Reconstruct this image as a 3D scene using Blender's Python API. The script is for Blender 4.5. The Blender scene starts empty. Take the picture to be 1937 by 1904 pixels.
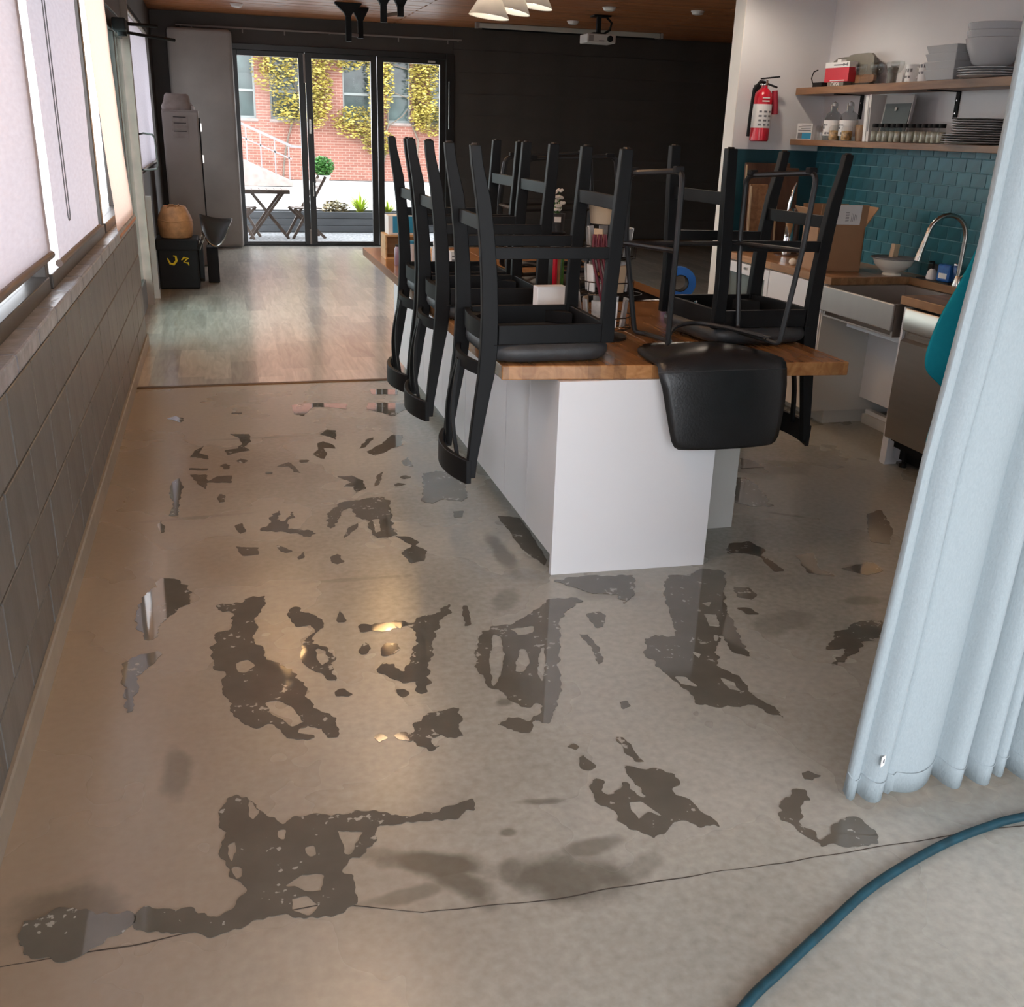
import bpy, bmesh, math, random
from mathutils import Vector, Matrix, noise
random.seed(7)
R = math.radians
S = bpy.context.scene
COL = S.collection

# ---------------------------------------------------------------- camera, sky, exposure
cam_d = bpy.data.cameras.new('camera')
cam_d.sensor_fit = 'HORIZONTAL'
cam_d.sensor_width = 36.0
cam_d.lens = 36.0 * 1887.2 / 1937.0
cam_d.clip_start = 0.05
cam_d.clip_end = 300
cam = bpy.data.objects.new('camera', cam_d)
COL.objects.link(cam)
YAW, PITCH, ROLL = R(16.246), R(20.4995), R(1.8286)
fw = Vector((math.sin(YAW) * math.cos(PITCH), math.cos(YAW) * math.cos(PITCH), -math.sin(PITCH)))
rt = Vector((math.cos(YAW), -math.sin(YAW), 0))
up = rt.cross(fw)
r2 = math.cos(ROLL) * rt + math.sin(ROLL) * up
u2 = -math.sin(ROLL) * rt + math.cos(ROLL) * up
cam.matrix_world = Matrix(((r2.x, u2.x, -fw.x, 0), (r2.y, u2.y, -fw.y, 0), (r2.z, u2.z, -fw.z, 1.675), (0, 0, 0, 1)))
S.camera = cam

W = bpy.data.worlds.new('overcast_sky')
S.world = W
W.use_nodes = True
nt = W.node_tree
bg = nt.nodes['Background']
bg.inputs['Strength'].default_value = 2.6
tc = nt.nodes.new('ShaderNodeTexCoord')
sp = nt.nodes.new('ShaderNodeSeparateXYZ')
rp = nt.nodes.new('ShaderNodeValToRGB')
nt.links.new(tc.outputs['Generated'], sp.inputs[0])
nt.links.new(sp.outputs['Z'], rp.inputs[0])
nt.links.new(rp.outputs[0], bg.inputs['Color'])
rp.color_ramp.elements[0].color = (0.92, 0.95, 1.0, 1)
rp.color_ramp.elements[1].color = (0.80, 0.90, 1.0, 1)

S.view_settings.view_transform = 'Standard'
S.view_settings.look = 'None'
S.view_settings.exposure = 1.5
S.view_settings.gamma = 1.0
S.view_settings.use_curve_mapping = False
S.cycles.max_bounces = 10
S.cycles.diffuse_bounces = 5
S.cycles.glossy_bounces = 4
S.cycles.transmission_bounces = 6
S.cycles.transparent_max_bounces = 12
S.cycles.sample_clamp_indirect = 6.0
S.cycles.caustics_reflective = False
S.cycles.caustics_refractive = False
S.cycles.use_denoising = True

# ---------------------------------------------------------------- materials
def node_mat(name):
    m = bpy.data.materials.new(name)
    m.use_nodes = True
    t = m.node_tree
    return m, t, t.nodes['Principled BSDF']

def N(t, typ, **kw):
    n = t.nodes.new(typ)
    for k, v in kw.items():
        if k in n.inputs:
            n.inputs[k].default_value = v
        else:
            setattr(n, k, v)
    return n

def mat(name, col, rough=0.5, metal=0.0, var=0.12, scale=6.0, stretch=(1, 1, 1), bump=0.0, bscale=None, rnd=0.0,
        spec=0.5, col2=None, coat=0.0, rvar=0.0, detail=4.0):
    """painted / wood / metal surface: base colour modulated by object-space noise, optional bump and per-object tint"""
    m, t, b = node_mat(name)
    tcn = N(t, 'ShaderNodeTexCoord')
    mp = N(t, 'ShaderNodeMapping')
    mp.inputs['Scale'].default_value = stretch
    t.links.new(tcn.outputs['Object'], mp.inputs[0])
    nz = N(t, 'ShaderNodeTexNoise')
    nz.inputs['Scale'].default_value = scale
    nz.inputs['Detail'].default_value = detail
    t.links.new(mp.outputs[0], nz.inputs['Vector'])
    mix = N(t, 'ShaderNodeMix', data_type='RGBA')
    c2 = col2 if col2 else tuple(max(0, c * (1 - 2 * var)) for c in col)
    c1 = col if col2 else tuple(min(1, c * (1 + var)) for c in col)
    mix.inputs[6].default_value = (*c1, 1)
    mix.inputs[7].default_value = (*c2, 1)
    rmp = N(t, 'ShaderNodeMapRange')
    rmp.inputs[1].default_value = 0.3
    rmp.inputs[2].default_value = 0.7
    t.links.new(nz.outputs['Fac'], rmp.inputs[0])
    t.links.new(rmp.outputs[0], mix.inputs[0])
    out = mix.outputs[2]
    if rnd:
        oi = N(t, 'ShaderNodeObjectInfo')
        hs = N(t, 'ShaderNodeHueSaturation')
        mr = N(t, 'ShaderNodeMapRange')
        mr.inputs[3].default_value = 1 - rnd
        mr.inputs[4].default_value = 1 + rnd
        t.links.new(oi.outputs['Random'], mr.inputs[0])
        t.links.new(mr.outputs[0], hs.inputs['Value'])
        t.links.new(out, hs.inputs['Color'])
        out = hs.outputs[0]
    t.links.new(out, b.inputs['Base Color'])
    b.inputs['Roughness'].default_value = rough
    b.inputs['Metallic'].default_value = metal
    b.inputs['Specular IOR Level'].default_value = spec
    if coat:
        b.inputs['Coat Weight'].default_value = coat
        b.inputs['Coat Roughness'].default_value = 0.08
    if rvar:
        mr2 = N(t, 'ShaderNodeMapRange')
        mr2.inputs[3].default_value = max(0.02, rough - rvar)
        mr2.inputs[4].default_value = rough + rvar
        t.links.new(nz.outputs['Fac'], mr2.inputs[0])
        t.links.new(mr2.outputs[0], b.inputs['Roughness'])
    if bump:
        bn = N(t, 'ShaderNodeBump')
        bn.inputs['Strength'].default_value = bump
        bn.inputs['Distance'].default_value = 0.01
        n2 = nz
        if bscale:
            n2 = N(t, 'ShaderNodeTexNoise')
            n2.inputs['Scale'].default_value = bscale
            n2.inputs['Detail'].default_value = 3
            t.links.new(mp.outputs[0], n2.inputs['Vector'])
        t.links.new(n2.outputs['Fac'], bn.inputs['Height'])
        t.links.new(bn.outputs[0], b.inputs['Normal'])
    return m

def glass_mat(name, tint=(1, 1, 1), rough=0.0, fres=1.25):
    m = bpy.data.materials.new(name)
    m.use_nodes = True
    t = m.node_tree
    t.nodes.clear()
    o = N(t, 'ShaderNodeOutputMaterial')
    tr = N(t, 'ShaderNodeBsdfTransparent')
    tr.inputs[0].default_value = (*tint, 1)
    gl = N(t, 'ShaderNodeBsdfGlossy')
    gl.inputs['Roughness'].default_value = rough
    fr = N(t, 'ShaderNodeFresnel')
    fr.inputs[0].default_value = fres
    mx = N(t, 'ShaderNodeMixShader')
    ge = N(t, 'ShaderNodeNewGeometry')
    iv = N(t, 'ShaderNodeMath', operation='SUBTRACT')
    iv.inputs[0].default_value = 1.0
    t.links.new(ge.outputs['Backfacing'], iv.inputs[1])
    mu = N(t, 'ShaderNodeMath', operation='MULTIPLY')
    t.links.new(fr.outputs[0], mu.inputs[0])
    t.links.new(iv.outputs[0], mu.inputs[1])
    t.links.new(mu.outputs[0], mx.inputs[0])
    t.links.new(tr.outputs[0], mx.inputs[1])
    t.links.new(gl.outputs[0], mx.inputs[2])
    t.links.new(mx.outputs[0], o.inputs[0])
    return m

def cloth_mat(name, col, trans=0.5, scale=120.0, bump=0.3, col2=None, stretch=(1, 1, 1), tcol=None):
    m = bpy.data.materials.new(name)
    m.use_nodes = True
    t = m.node_tree
    t.nodes.clear()
    o = N(t, 'ShaderNodeOutputMaterial')
    tcn = N(t, 'ShaderNodeTexCoord')
    mp = N(t, 'ShaderNodeMapping')
    mp.inputs['Scale'].default_value = stretch
    t.links.new(tcn.outputs['Object'], mp.inputs[0])
    nz = N(t, 'ShaderNodeTexNoise')
    nz.inputs['Scale'].default_value = scale
    nz.inputs['Detail'].default_value = 3
    t.links.new(mp.outputs[0], nz.inputs['Vector'])
    mix = N(t, 'ShaderNodeMix', data_type='RGBA')
    mix.inputs[6].default_value = (*col, 1)
    mix.inputs[7].default_value = (*(col2 or tuple(c * 0.8 for c in col)), 1)
    t.links.new(nz.outputs['Fac'], mix.inputs[0])
    df = N(t, 'ShaderNodeBsdfDiffuse')
    tl = N(t, 'ShaderNodeBsdfTranslucent')
    t.links.new(mix.outputs[2], df.inputs[0])
    if tcol:
        tl.inputs[0].default_value = (*tcol, 1)
    else:
        t.links.new(mix.outputs[2], tl.inputs[0])
    mx = N(t, 'ShaderNodeMixShader')
    mx.inputs[0].default_value = trans
    t.links.new(df.outputs[0], mx.inputs[1])
    t.links.new(tl.outputs[0], mx.inputs[2])
    bn = N(t, 'ShaderNodeBump')
    bn.inputs['Strength'].default_value = bump
    bn.inputs['Distance'].default_value = 0.004
    t.links.new(nz.outputs['Fac'], bn.inputs['Height'])
    t.links.new(bn.outputs[0], df.inputs['Normal'])
    t.links.new(bn.outputs[0], tl.inputs['Normal'])
    t.links.new(mx.outputs[0], o.inputs[0])
    return m

def wood_mat(name, c1, c2, axis='Y', rough=0.3, stave=0.045, knots=True, spec=0.5, rnd=0.0, coat=0.0, scale=5.0):
    """butcher block / plank: staves across, streaked grain along axis"""
    m, t, b = node_mat(name)
    tcn = N(t, 'ShaderNodeTexCoord')
    mp = N(t, 'ShaderNodeMapping')
    st = {'X': (0.12, 1, 1), 'Y': (1, 0.12, 1), 'Z': (1, 1, 0.12)}[axis]
    mp.inputs['Scale'].default_value = st
    t.links.new(tcn.outputs['Object'], mp.inputs[0])
    nz = N(t, 'ShaderNodeTexNoise')
    nz.inputs['Scale'].default_value = scale * 4
    nz.inputs['Detail'].default_value = 8
    nz.inputs['Distortion'].default_value = 1.2
    t.links.new(mp.outputs[0], nz.inputs['Vector'])
    mixa = N(t, 'ShaderNodeMix', data_type='RGBA')
    mixa.inputs[6].default_value = (*c1, 1)
    mixa.inputs[7].default_value = (*c2, 1)
    mr = N(t, 'ShaderNodeMapRange')
    mr.inputs[1].default_value = 0.32
    mr.inputs[2].default_value = 0.68
    t.links.new(nz.outputs['Fac'], mr.inputs[0])
    t.links.new(mr.outputs[0], mixa.inputs[0])
    out = mixa.outputs[2]
    if stave:
        sepx = N(t, 'ShaderNodeSeparateXYZ')
        t.links.new(tcn.outputs['Object'], sepx.inputs[0])
        k = {'X': 'Y', 'Y': 'X', 'Z': 'X'}[axis]
        dv = N(t, 'ShaderNodeMath', operation='DIVIDE')
        dv.inputs[1].default_value = stave
        t.links.new(sepx.outputs[k], dv.inputs[0])
        fl = N(t, 'ShaderNodeMath', operation='FLOOR')
        t.links.new(dv.outputs[0], fl.inputs[0])
        al = N(t, 'ShaderNodeMath', operation='DIVIDE')
        al.inputs[1].default_value = 0.9
        t.links.new(sepx.outputs[axis], al.inputs[0])
        wn0 = N(t, 'ShaderNodeTexWhiteNoise', noise_dimensions='1D')
        t.links.new(fl.outputs[0], wn0.inputs['W'])
        ad = N(t, 'ShaderNodeMath', operation='ADD')
        t.links.new(al.outputs[0], ad.inputs[0])
        t.links.new(wn0.outputs['Value'], ad.inputs[1])
        fl2 = N(t, 'ShaderNodeMath', operation='FLOOR')
        t.links.new(ad.outputs[0], fl2.inputs[0])
        cb = N(t, 'ShaderNodeCombineXYZ')
        t.links.new(fl.outputs[0], cb.inputs[0])
        t.links.new(fl2.outputs[0], cb.inputs[1])
        wn = N(t, 'ShaderNodeTexWhiteNoise', noise_dimensions='3D')
        t.links.new(cb.outputs[0], wn.inputs['Vector'])
        hs = N(t, 'ShaderNodeHueSaturation')
        m2 = N(t, 'ShaderNodeMapRange')
        m2.inputs[3].default_value = 0.72
        m2.inputs[4].default_value = 1.2
        t.links.new(wn.outputs['Value'], m2.inputs[0])
        t.links.new(m2.outputs[0], hs.inputs['Value'])
        t.links.new(out, hs.inputs['Color'])
        out = hs.outputs[0]
    if knots:
        vo = N(t, 'ShaderNodeTexVoronoi', feature='F1')
        vo.inputs['Scale'].default_value = 2.4
        mp2 = N(t, 'ShaderNodeMapping')
        mp2.inputs['Scale'].default_value = {'X': (0.5, 1.3, 1.3), 'Y': (1.3, 0.5, 1.3), 'Z': (1.3, 1.3, 0.5)}[axis]
        t.links.new(tcn.outputs['Object'], mp2.inputs[0])
        t.links.new(mp2.outputs[0], vo.inputs['Vector'])
        m3 = N(t, 'ShaderNodeMapRange')
        m3.inputs[1].default_value = 0.02
        m3.inputs[2].default_value = 0.09
        m3.inputs[3].default_value = 0.3
        m3.inputs[4].default_value = 1.0
        t.links.new(vo.outputs['Distance'], m3.inputs[0])
        h2 = N(t, 'ShaderNodeHueSaturation')
        t.links.new(m3.outputs[0], h2.inputs['Value'])
        t.links.new(out, h2.inputs['Color'])
        out = h2.outputs[0]
    if rnd:
        oi = N(t, 'ShaderNodeObjectInfo')
        h3 = N(t, 'ShaderNodeHueSaturation')
        m4 = N(t, 'ShaderNodeMapRange')
        m4.inputs[3].default_value = 1 - rnd
        m4.inputs[4].default_value = 1 + rnd
        t.links.new(oi.outputs['Random'], m4.inputs[0])
        t.links.new(m4.outputs[0], h3.inputs['Value'])
        t.links.new(out, h3.inputs['Color'])
        out = h3.outputs[0]
    t.links.new(out, b.inputs['Base Color'])
    b.inputs['Roughness'].default_value = rough
    b.inputs['Specular IOR Level'].default_value = spec
    if coat:
        b.inputs['Coat Weight'].default_value = coat
        b.inputs['Coat Roughness'].default_value = 0.15
    bn = N(t, 'ShaderNodeBump')
    bn.inputs['Strength'].default_value = 0.12
    bn.inputs['Distance'].default_value = 0.003
    t.links.new(nz.outputs['Fac'], bn.inputs['Height'])
    t.links.new(bn.outputs[0], b.inputs['Normal'])
    return m

def concrete_mat(name, c1, c2, c3, rough, damp=(), brown=False):
    m, t, b = node_mat(name)
    tcn = N(t, 'ShaderNodeTexCoord')
    big = N(t, 'ShaderNodeTexNoise')
    big.inputs['Scale'].default_value = 1.1
    big.inputs['Detail'].default_value = 4
    big.inputs['Roughness'].default_value = 0.5
    t.links.new(tcn.outputs['Object'], big.inputs['Vector'])
    fine = N(t, 'ShaderNodeTexNoise')
    fine.inputs['Scale'].default_value = 38
    fine.inputs['Detail'].default_value = 6
    t.links.new(tcn.outputs['Object'], fine.inputs['Vector'])
    rr = N(t, 'ShaderNodeValToRGB')
    rr.color_ramp.interpolation = 'B_SPLINE'
    rr.color_ramp.elements[0].position = 0.33
    rr.color_ramp.elements[0].color = (*c2, 1)
    rr.color_ramp.elements[1].position = 0.68
    rr.color_ramp.elements[1].color = (*c1, 1)
    e = rr.color_ramp.elements.new(0.5)
    e.color = (*c3, 1)
    t.links.new(big.outputs['Fac'], rr.inputs[0])
    hs = N(t, 'ShaderNodeHueSaturation')
    mr = N(t, 'ShaderNodeMapRange')
    mr.inputs[1].default_value = 0.3
    mr.inputs[2].default_value = 0.7
    mr.inputs[3].default_value = 0.86
    mr.inputs[4].default_value = 1.1
    t.links.new(fine.outputs['Fac'], mr.inputs[0])
    t.links.new(mr.outputs[0], hs.inputs['Value'])
    t.links.new(rr.outputs[0], hs.inputs['Color'])
    out = hs.outputs[0]
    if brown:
        # brown reflection near the window wall, painted into the slab colour
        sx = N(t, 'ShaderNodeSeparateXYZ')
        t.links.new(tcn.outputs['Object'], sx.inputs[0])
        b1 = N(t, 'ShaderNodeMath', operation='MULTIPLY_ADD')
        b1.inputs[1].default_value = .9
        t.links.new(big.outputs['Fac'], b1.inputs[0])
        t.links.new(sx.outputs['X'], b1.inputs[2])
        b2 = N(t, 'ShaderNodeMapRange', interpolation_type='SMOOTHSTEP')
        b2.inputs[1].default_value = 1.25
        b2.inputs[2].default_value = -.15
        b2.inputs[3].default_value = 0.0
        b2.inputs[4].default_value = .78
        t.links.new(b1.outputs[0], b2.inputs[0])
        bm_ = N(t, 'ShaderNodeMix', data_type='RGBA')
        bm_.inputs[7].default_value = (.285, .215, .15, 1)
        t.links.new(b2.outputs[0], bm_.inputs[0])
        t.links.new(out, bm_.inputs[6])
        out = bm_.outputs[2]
    if damp:
        # soft damp stains: elliptical falloffs at fixed places on the slab, ragged by noise
        dn = N(t, 'ShaderNodeTexNoise')
        dn.inputs['Scale'].default_value = 7
        dn.inputs['Detail'].default_value = 5
        t.links.new(tcn.outputs['Object'], dn.inputs['Vector'])
        acc = None
        for (x, y, rx, ry, ang, k) in damp:
            mp = N(t, 'ShaderNodeMapping', vector_type='TEXTURE')
            mp.inputs['Location'].default_value = (x, y, 0)
            mp.inputs['Rotation'].default_value = (0, 0, R(ang))
            mp.inputs['Scale'].default_value = (rx, ry, 1)
            t.links.new(tcn.outputs['Object'], mp.inputs[0])
            ln = N(t, 'ShaderNodeVectorMath', operation='LENGTH')
            t.links.new(mp.outputs[0], ln.inputs[0])
            ad = N(t, 'ShaderNodeMath', operation='MULTIPLY_ADD')
            ad.inputs[1].default_value = 1.3
            ad.inputs[2].default_value = -0.65
            t.links.new(dn.outputs['Fac'], ad.inputs[0])
            sm = N(t, 'ShaderNodeMath', operation='ADD')
            t.links.new(ln.outputs['Value'], sm.inputs[0])
            t.links.new(ad.outputs[0], sm.inputs[1])
            mg = N(t, 'ShaderNodeMapRange', interpolation_type='SMOOTHSTEP')
            mg.inputs[1].default_value = 0.45
            mg.inputs[2].default_value = 1.05
            mg.inputs[3].default_value = k
            mg.inputs[4].default_value = 0.0
            t.links.new(sm.outputs[0], mg.inputs[0])
            if acc is None:
                acc = mg.outputs[0]
            else:
                mx = N(t, 'ShaderNodeMath', operation='MAXIMUM')
                t.links.new(acc, mx.inputs[0])
                t.links.new(mg.outputs[0], mx.inputs[1])
                acc = mx.outputs[0]
        mix = N(t, 'ShaderNodeMix', data_type='RGBA')
        mix.inputs[7].default_value = (0.085, 0.078, 0.06, 1)
        t.links.new(acc, mix.inputs[0])
        t.links.new(out, mix.inputs[6])
        out = mix.outputs[2]
    t.links.new(out, b.inputs['Base Color'])
    mrr = N(t, 'ShaderNodeMapRange')
    mrr.inputs[1].default_value = 0.3
    mrr.inputs[2].default_value = 0.7
    mrr.inputs[3].default_value = rough - 0.06
    mrr.inputs[4].default_value = rough + 0.1
    t.links.new(big.outputs['Fac'], mrr.inputs[0])
    t.links.new(mrr.outputs[0], b.inputs['Roughness'])
    b.inputs['Specular IOR Level'].default_value = 0.55
    bn = N(t, 'ShaderNodeBump')
    bn.inputs['Strength'].default_value = 0.08
    bn.inputs['Distance'].default_value = 0.004
    t.links.new(fine.outputs['Fac'], bn.inputs['Height'])
    t.links.new(bn.outputs[0], b.inputs['Normal'])
    return m

def emit_mat(name, col, strength):
    m, t, b = node_mat(name)
    b.inputs['Base Color'].default_value = (*col, 1)
    b.inputs['Emission Color'].default_value = (*col, 1)
    b.inputs['Emission Strength'].default_value = strength
    return m

DAMP = [(0.70, 1.80, .20, .10, -15, .75), (0.80, 1.90, .10, .04, 10, .6), (0.40, 1.93, .20, .055, -25, .8), (0.46, 1.84, .12, .06, -55, .75),
        (0.30, 1.84, .12, .03, 5, .5), (0.89, 1.80, .09, .05, 30, .35), (-0.22, 2.45, .05, .14, 0, .45), (0.57, 1.86, .05, .06, 0, .6),
        (-0.45, 1.95, .16, .12, 0, .55), (1.35, 3.30, .18, .10, 15, .4), (1.9, 2.9, .2, .09, 20, .35), (2.75, 4.55, .35, .16, 5, .5),
        (2.3, 3.0, .1, .05, 0, .45), (0.95, 3.3, .14, .06, 60, .4), (0.72, 2.1, .09, .02, -10, .6), (0.6, 2.0, .03, .02, 0, .6), (1.05, 3.75, .05, .28, 0, .6),
        (0.1, 5.6, .35, .02, 0, .35), (-0.2, 4.4, .3, .02, 3, .3), (0.4, 3.6, .3, .02, -3, .25), (2.5, 3.9, .12, .02, -35, .5), (0.75, 2.6, .04, .03, 0, .6)]
M = {}
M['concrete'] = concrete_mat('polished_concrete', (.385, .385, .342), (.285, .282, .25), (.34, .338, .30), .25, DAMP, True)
M['pavement'] = concrete_mat('pale_pavement', (.62, .60, .56), (.5, .48, .45), (.57, .55, .52), .8)
def wet_mat():
    m, t, b = node_mat('wet_concrete')
    tcn = N(t, 'ShaderNodeTexCoord')
    n1 = N(t, 'ShaderNodeTexNoise')
    n1.inputs['Scale'].default_value = 46
    n1.inputs['Detail'].default_value = 2
    n2 = N(t, 'ShaderNodeTexNoise')
    n2.inputs['Scale'].default_value = 9
    n2.inputs['Detail'].default_value = 3
    for n_ in (n1, n2):
        t.links.new(tcn.outputs['Object'], n_.inputs['Vector'])
    ml = N(t, 'ShaderNodeMath', operation='MULTIPLY')
    t.links.new(n1.outputs['Fac'], ml.inputs[0])
    t.links.new(n2.outputs['Fac'], ml.inputs[1])
    mr = N(t, 'ShaderNodeMapRange')
    mr.inputs[1].default_value = .365
    mr.inputs[2].default_value = .385
    t.links.new(ml.outputs[0], mr.inputs[0])
    base = N(t, 'ShaderNodeMix', data_type='RGBA')
    base.inputs[6].default_value = (.095, .088, .072, 1)
    base.inputs[7].default_value = (.145, .137, .115, 1)
    t.links.new(n2.outputs['Fac'], base.inputs[0])
    mx = N(t, 'ShaderNodeMix', data_type='RGBA')
    mx.inputs[7].default_value = (.33, .325, .29, 1)
    t.links.new(mr.outputs[0], mx.inputs[0])
    t.links.new(base.outputs[2], mx.inputs[6])
    t.links.new(mx.outputs[2], b.inputs['Base Color'])
    rg = N(t, 'ShaderNodeMapRange')
    rg.inputs[3].default_value = .035
    rg.inputs[4].default_value = .25
    t.links.new(mr.outputs[0], rg.inputs[0])
    t.links.new(rg.outputs[0], b.inputs['Roughness'])
    b.inputs['Specular IOR Level'].default_value = .6
    return m
M['wet'] = wet_mat()
M['crack'] = mat('crack_dirt', (.06, .05, .04), .9, var=.2)
M['vinyl'] = wood_mat('vinyl_plank', (.47, .43, .36), (.31, .275, .22), 'Y', .30, stave=.18, knots=False, coat=.5)
M['strip'] = mat('bronze_strip', (.13, .085, .05), .35, metal=.6, scale=20)
M['block'] = mat('grey_block_paint', (.135, .13, .122), .42, var=.13, scale=9, stretch=(1, 1, .25), bump=.25, bscale=26, rnd=.10, detail=8)
M['mortar'] = mat('painted_mortar', (.09, .086, .08), .6, var=.15, scale=30, bump=.3)
M['sill'] = mat('worn_sill_paint', (.31, .32, .35), .3, var=.2, scale=14, bump=.5, bscale=22)
M['basebd'] = mat('taupe_baseboard', (.27, .235, .19), .4, var=.08, scale=8)
M['bronze'] = mat('dark_bronze_frame', (.055, .046, .04), .35, metal=.3, var=.1, scale=18)
M['brownpost'] = mat('brown_door_post', (.22, .165, .13), .4, var=.1, scale=8)
M['palepost'] = mat('pale_grey_post', (.62, .67, .68), .5, var=.06)
M['charcoal'] = mat('charcoal_wall_paint', (.072, .060, .053), .6, var=.08, scale=2)
M['darkframe'] = mat('black_door_frame', (.018, .016, .015), .35, var=.1)
M['ceil'] = wood_mat('cedar_ceiling', (.50, .20, .08), (.33, .115, .045), 'X', .45, stave=0, knots=True, rnd=.16)
M['white'] = mat('white_wall_paint', (.72, .71, .71), .6, var=.025, scale=2)
M['cream'] = mat('cream_wall_edge', (.78, .74, .68), .55, var=.03, scale=3)
M['teal_tile'] = mat('teal_glazed_tile', (.026, .135, .17), .30, var=.14, scale=7, rnd=.16, spec=.4)
M['teal_shaded'] = mat('shaded_teal_panel', (.012, .055, .07), .35, var=.08, scale=4)  # tile teal made darker: the end wall's shade is put into the colour
M['grout'] = mat('teal_grout', (.20, .37, .41), .7, var=.08, scale=40)
M['blind'] = cloth_mat('roller_blind_fabric', (.70, .65, .70), .20, scale=34, bump=.35, col2=(.56, .50, .55), stretch=(1, .35, 1.6))
M['blindwarm'] = cloth_mat('warm_blind_fabric', (.66, .36, .20), .34, scale=34, bump=.3, col2=(.56, .29, .15), stretch=(1, .35, 1.6), tcol=(.80, .62, .52))
M['blindbar'] = mat('brown_blind_bar', (.11, .075, .062), .4, var=.1)
M['orangebar'] = mat('orange_blind_bar', (.50, .21, .08), .45, var=.1)
M['pane'] = glass_mat('window_glass')
M['tealpane'] = glass_mat('tinted_door_glass', (.78, .90, .885))
M['clear'] = glass_mat('tumbler_glass', (.93, .94, .94), fres=1.6)
M['bottleglass'] = glass_mat('bottle_glass', (.76, .80, .81), fres=1.6)
M['curtain'] = cloth_mat('pale_linen_curtain', (.39, .45, .475), .14, scale=190, bump=.35, col2=(.31, .36, .385), stretch=(1, 1, .5))
M['tealcloth'] = cloth_mat('teal_cotton', (.015, .27, .34), .15, scale=60, bump=.25, col2=(.012, .22, .29))
M['greyfelt'] = mat('grey_partition_panel', (.32, .29, .27), .8, var=.06, scale=3)
M['butcher'] = wood_mat('butcher_block', (.43, .215, .085), (.27, .118, .042), 'Y', .22, stave=.05, coat=.25)
M['butcher2'] = wood_mat('kitchen_butcher_block', (.44, .25, .125), (.27, .135, .06), 'Y', .3, stave=.045)
M['shelfwood'] = wood_mat('walnut_shelf', (.33, .17, .08), (.19, .088, .04), 'Y', .4, stave=.07, knots=False)
M['cabinet'] = mat('white_cabinet_lacquer', (.80, .80, .815), .32, var=.012, scale=2)
M['cabgrey'] = mat('pale_grey_cabinet', (.62, .61, .58), .4, var=.02, scale=2)
M['stoolwood'] = mat('black_stained_wood', (.0065, .007, .0078), .48, var=.12, scale=14, stretch=(1, 1, .3), spec=.2)
M['leather'] = mat('black_leatherette', (.040, .042, .045), .5, var=.08, scale=30, bump=.12, bscale=160)
M['blackmetal'] = mat('black_metal_tube', (.020, .020, .021), .36, metal=.3, var=.1)
M['shell'] = mat('black_shell_leather', (.014, .0145, .0155), .36, var=.1, scale=18, bump=.1, bscale=120)
M['steel'] = mat('brushed_steel', (.41, .37, .34), .45, metal=1, var=.015, scale=3, stretch=(1, 6, 1))
M['steelv'] = mat('brushed_steel_door', (.46, .41, .365), .33, metal=1, var=.02, scale=4, stretch=(1, 1, 10))
M['chrome'] = mat('chrome', (.82, .82, .82), .08, metal=1, var=.02)
M['nickel'] = mat('brushed_nickel', (.52, .49, .45), .25, metal=1, var=.04)
M['olivedark'] = mat('dark_olive_plastic', (.035, .037, .033), .45, var=.1)
M['black'] = mat('matte_black', (.010, .010, .011), .65, var=.1, spec=.2)
M['blackgloss'] = mat('black_glass', (.006, .006, .007), .05, var=.05)
M['card'] = mat('brown_cardboard', (.36, .20, .105), .75, var=.06, scale=5)
M['carddark'] = mat('cardboard_inside', (.22, .13, .07), .8, var=.08)
M['paper'] = mat('white_paper', (.80, .79, .77), .6, var=.02)
M['print'] = mat('grey_print', (.18, .18, .19), .7, var=.1)
M['cream2'] = mat('cream_ceramic', (.80, .76, .66), .25, var=.03)
M['greycer'] = mat('grey_ceramic', (.52, .53, .54), .16, var=.04, scale=3)
M['greyplate'] = mat('grey_stoneware', (.36, .35, .34), .3, var=.06)
M['redbox'] = mat('red_carton', (.55, .03, .05), .45, var=.06)
M['redpaint'] = mat('extinguisher_red', (.55, .012, .03), .25, var=.05)
M['redrubber'] = mat('dark_red_rubber', (.35, .015, .035), .5, var=.08)
M['wicker'] = mat('tan_leather_basket', (.50, .25, .11), .6, var=.15, scale=16, bump=.3)
M['yellow'] = mat('yellow_print', (.75, .55, .02), .5, var=.05)
M['locker'] = mat('taupe_locker_metal', (.27, .235, .215), .5, var=.05, scale=3)
M['bagcloth'] = mat('taupe_folded_cloth', (.30, .262, .24), .85, var=.1, scale=12, bump=.3)
M['olive'] = mat('olive_grey_enamel', (.20, .185, .15), .4, var=.06)
M['bluebox'] = mat('blue_carton', (.02, .30, .52), .4, var=.06)
M['bluetape'] = mat('blue_masking_tape', (.02, .17, .62), .5, var=.06)
M['blueplastic'] = mat('blue_wrapper', (.015, .12, .42), .3, var=.15, scale=30)
M['purple'] = mat('mauve_jar', (.25, .15, .19), .3, var=.08)
M['pinewood'] = wood_mat('pine_crate', (.62, .40, .19), (.46, .27, .11), 'X', .5, stave=0, knots=False)
M['darkwood'] = wood_mat('dark_walnut_board', (.105, .043, .022), (.06, .024, .012), 'Z', .4, stave=0, knots=False)
M['bamboo'] = wood_mat('light_beech', (.62, .46, .30), (.5, .35, .2), 'Z', .5, stave=0, knots=False)
M['hose'] = mat('teal_blue_rubber_hose', (.007, .042, .060), .5, var=.15, scale=30, spec=.3)
M['shade'] = cloth_mat('white_paper_shade', (.86, .84, .80), .35, scale=8, bump=.05)
M['bulb'] = emit_mat('warm_bulb', (1.0, .60, .26), 150)
M['bulblow'] = emit_mat('dim_bulb', (1.0, .86, .70), 9)
M['bulboff'] = mat('unlit_bulb', (.7, .68, .62), .2)
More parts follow.
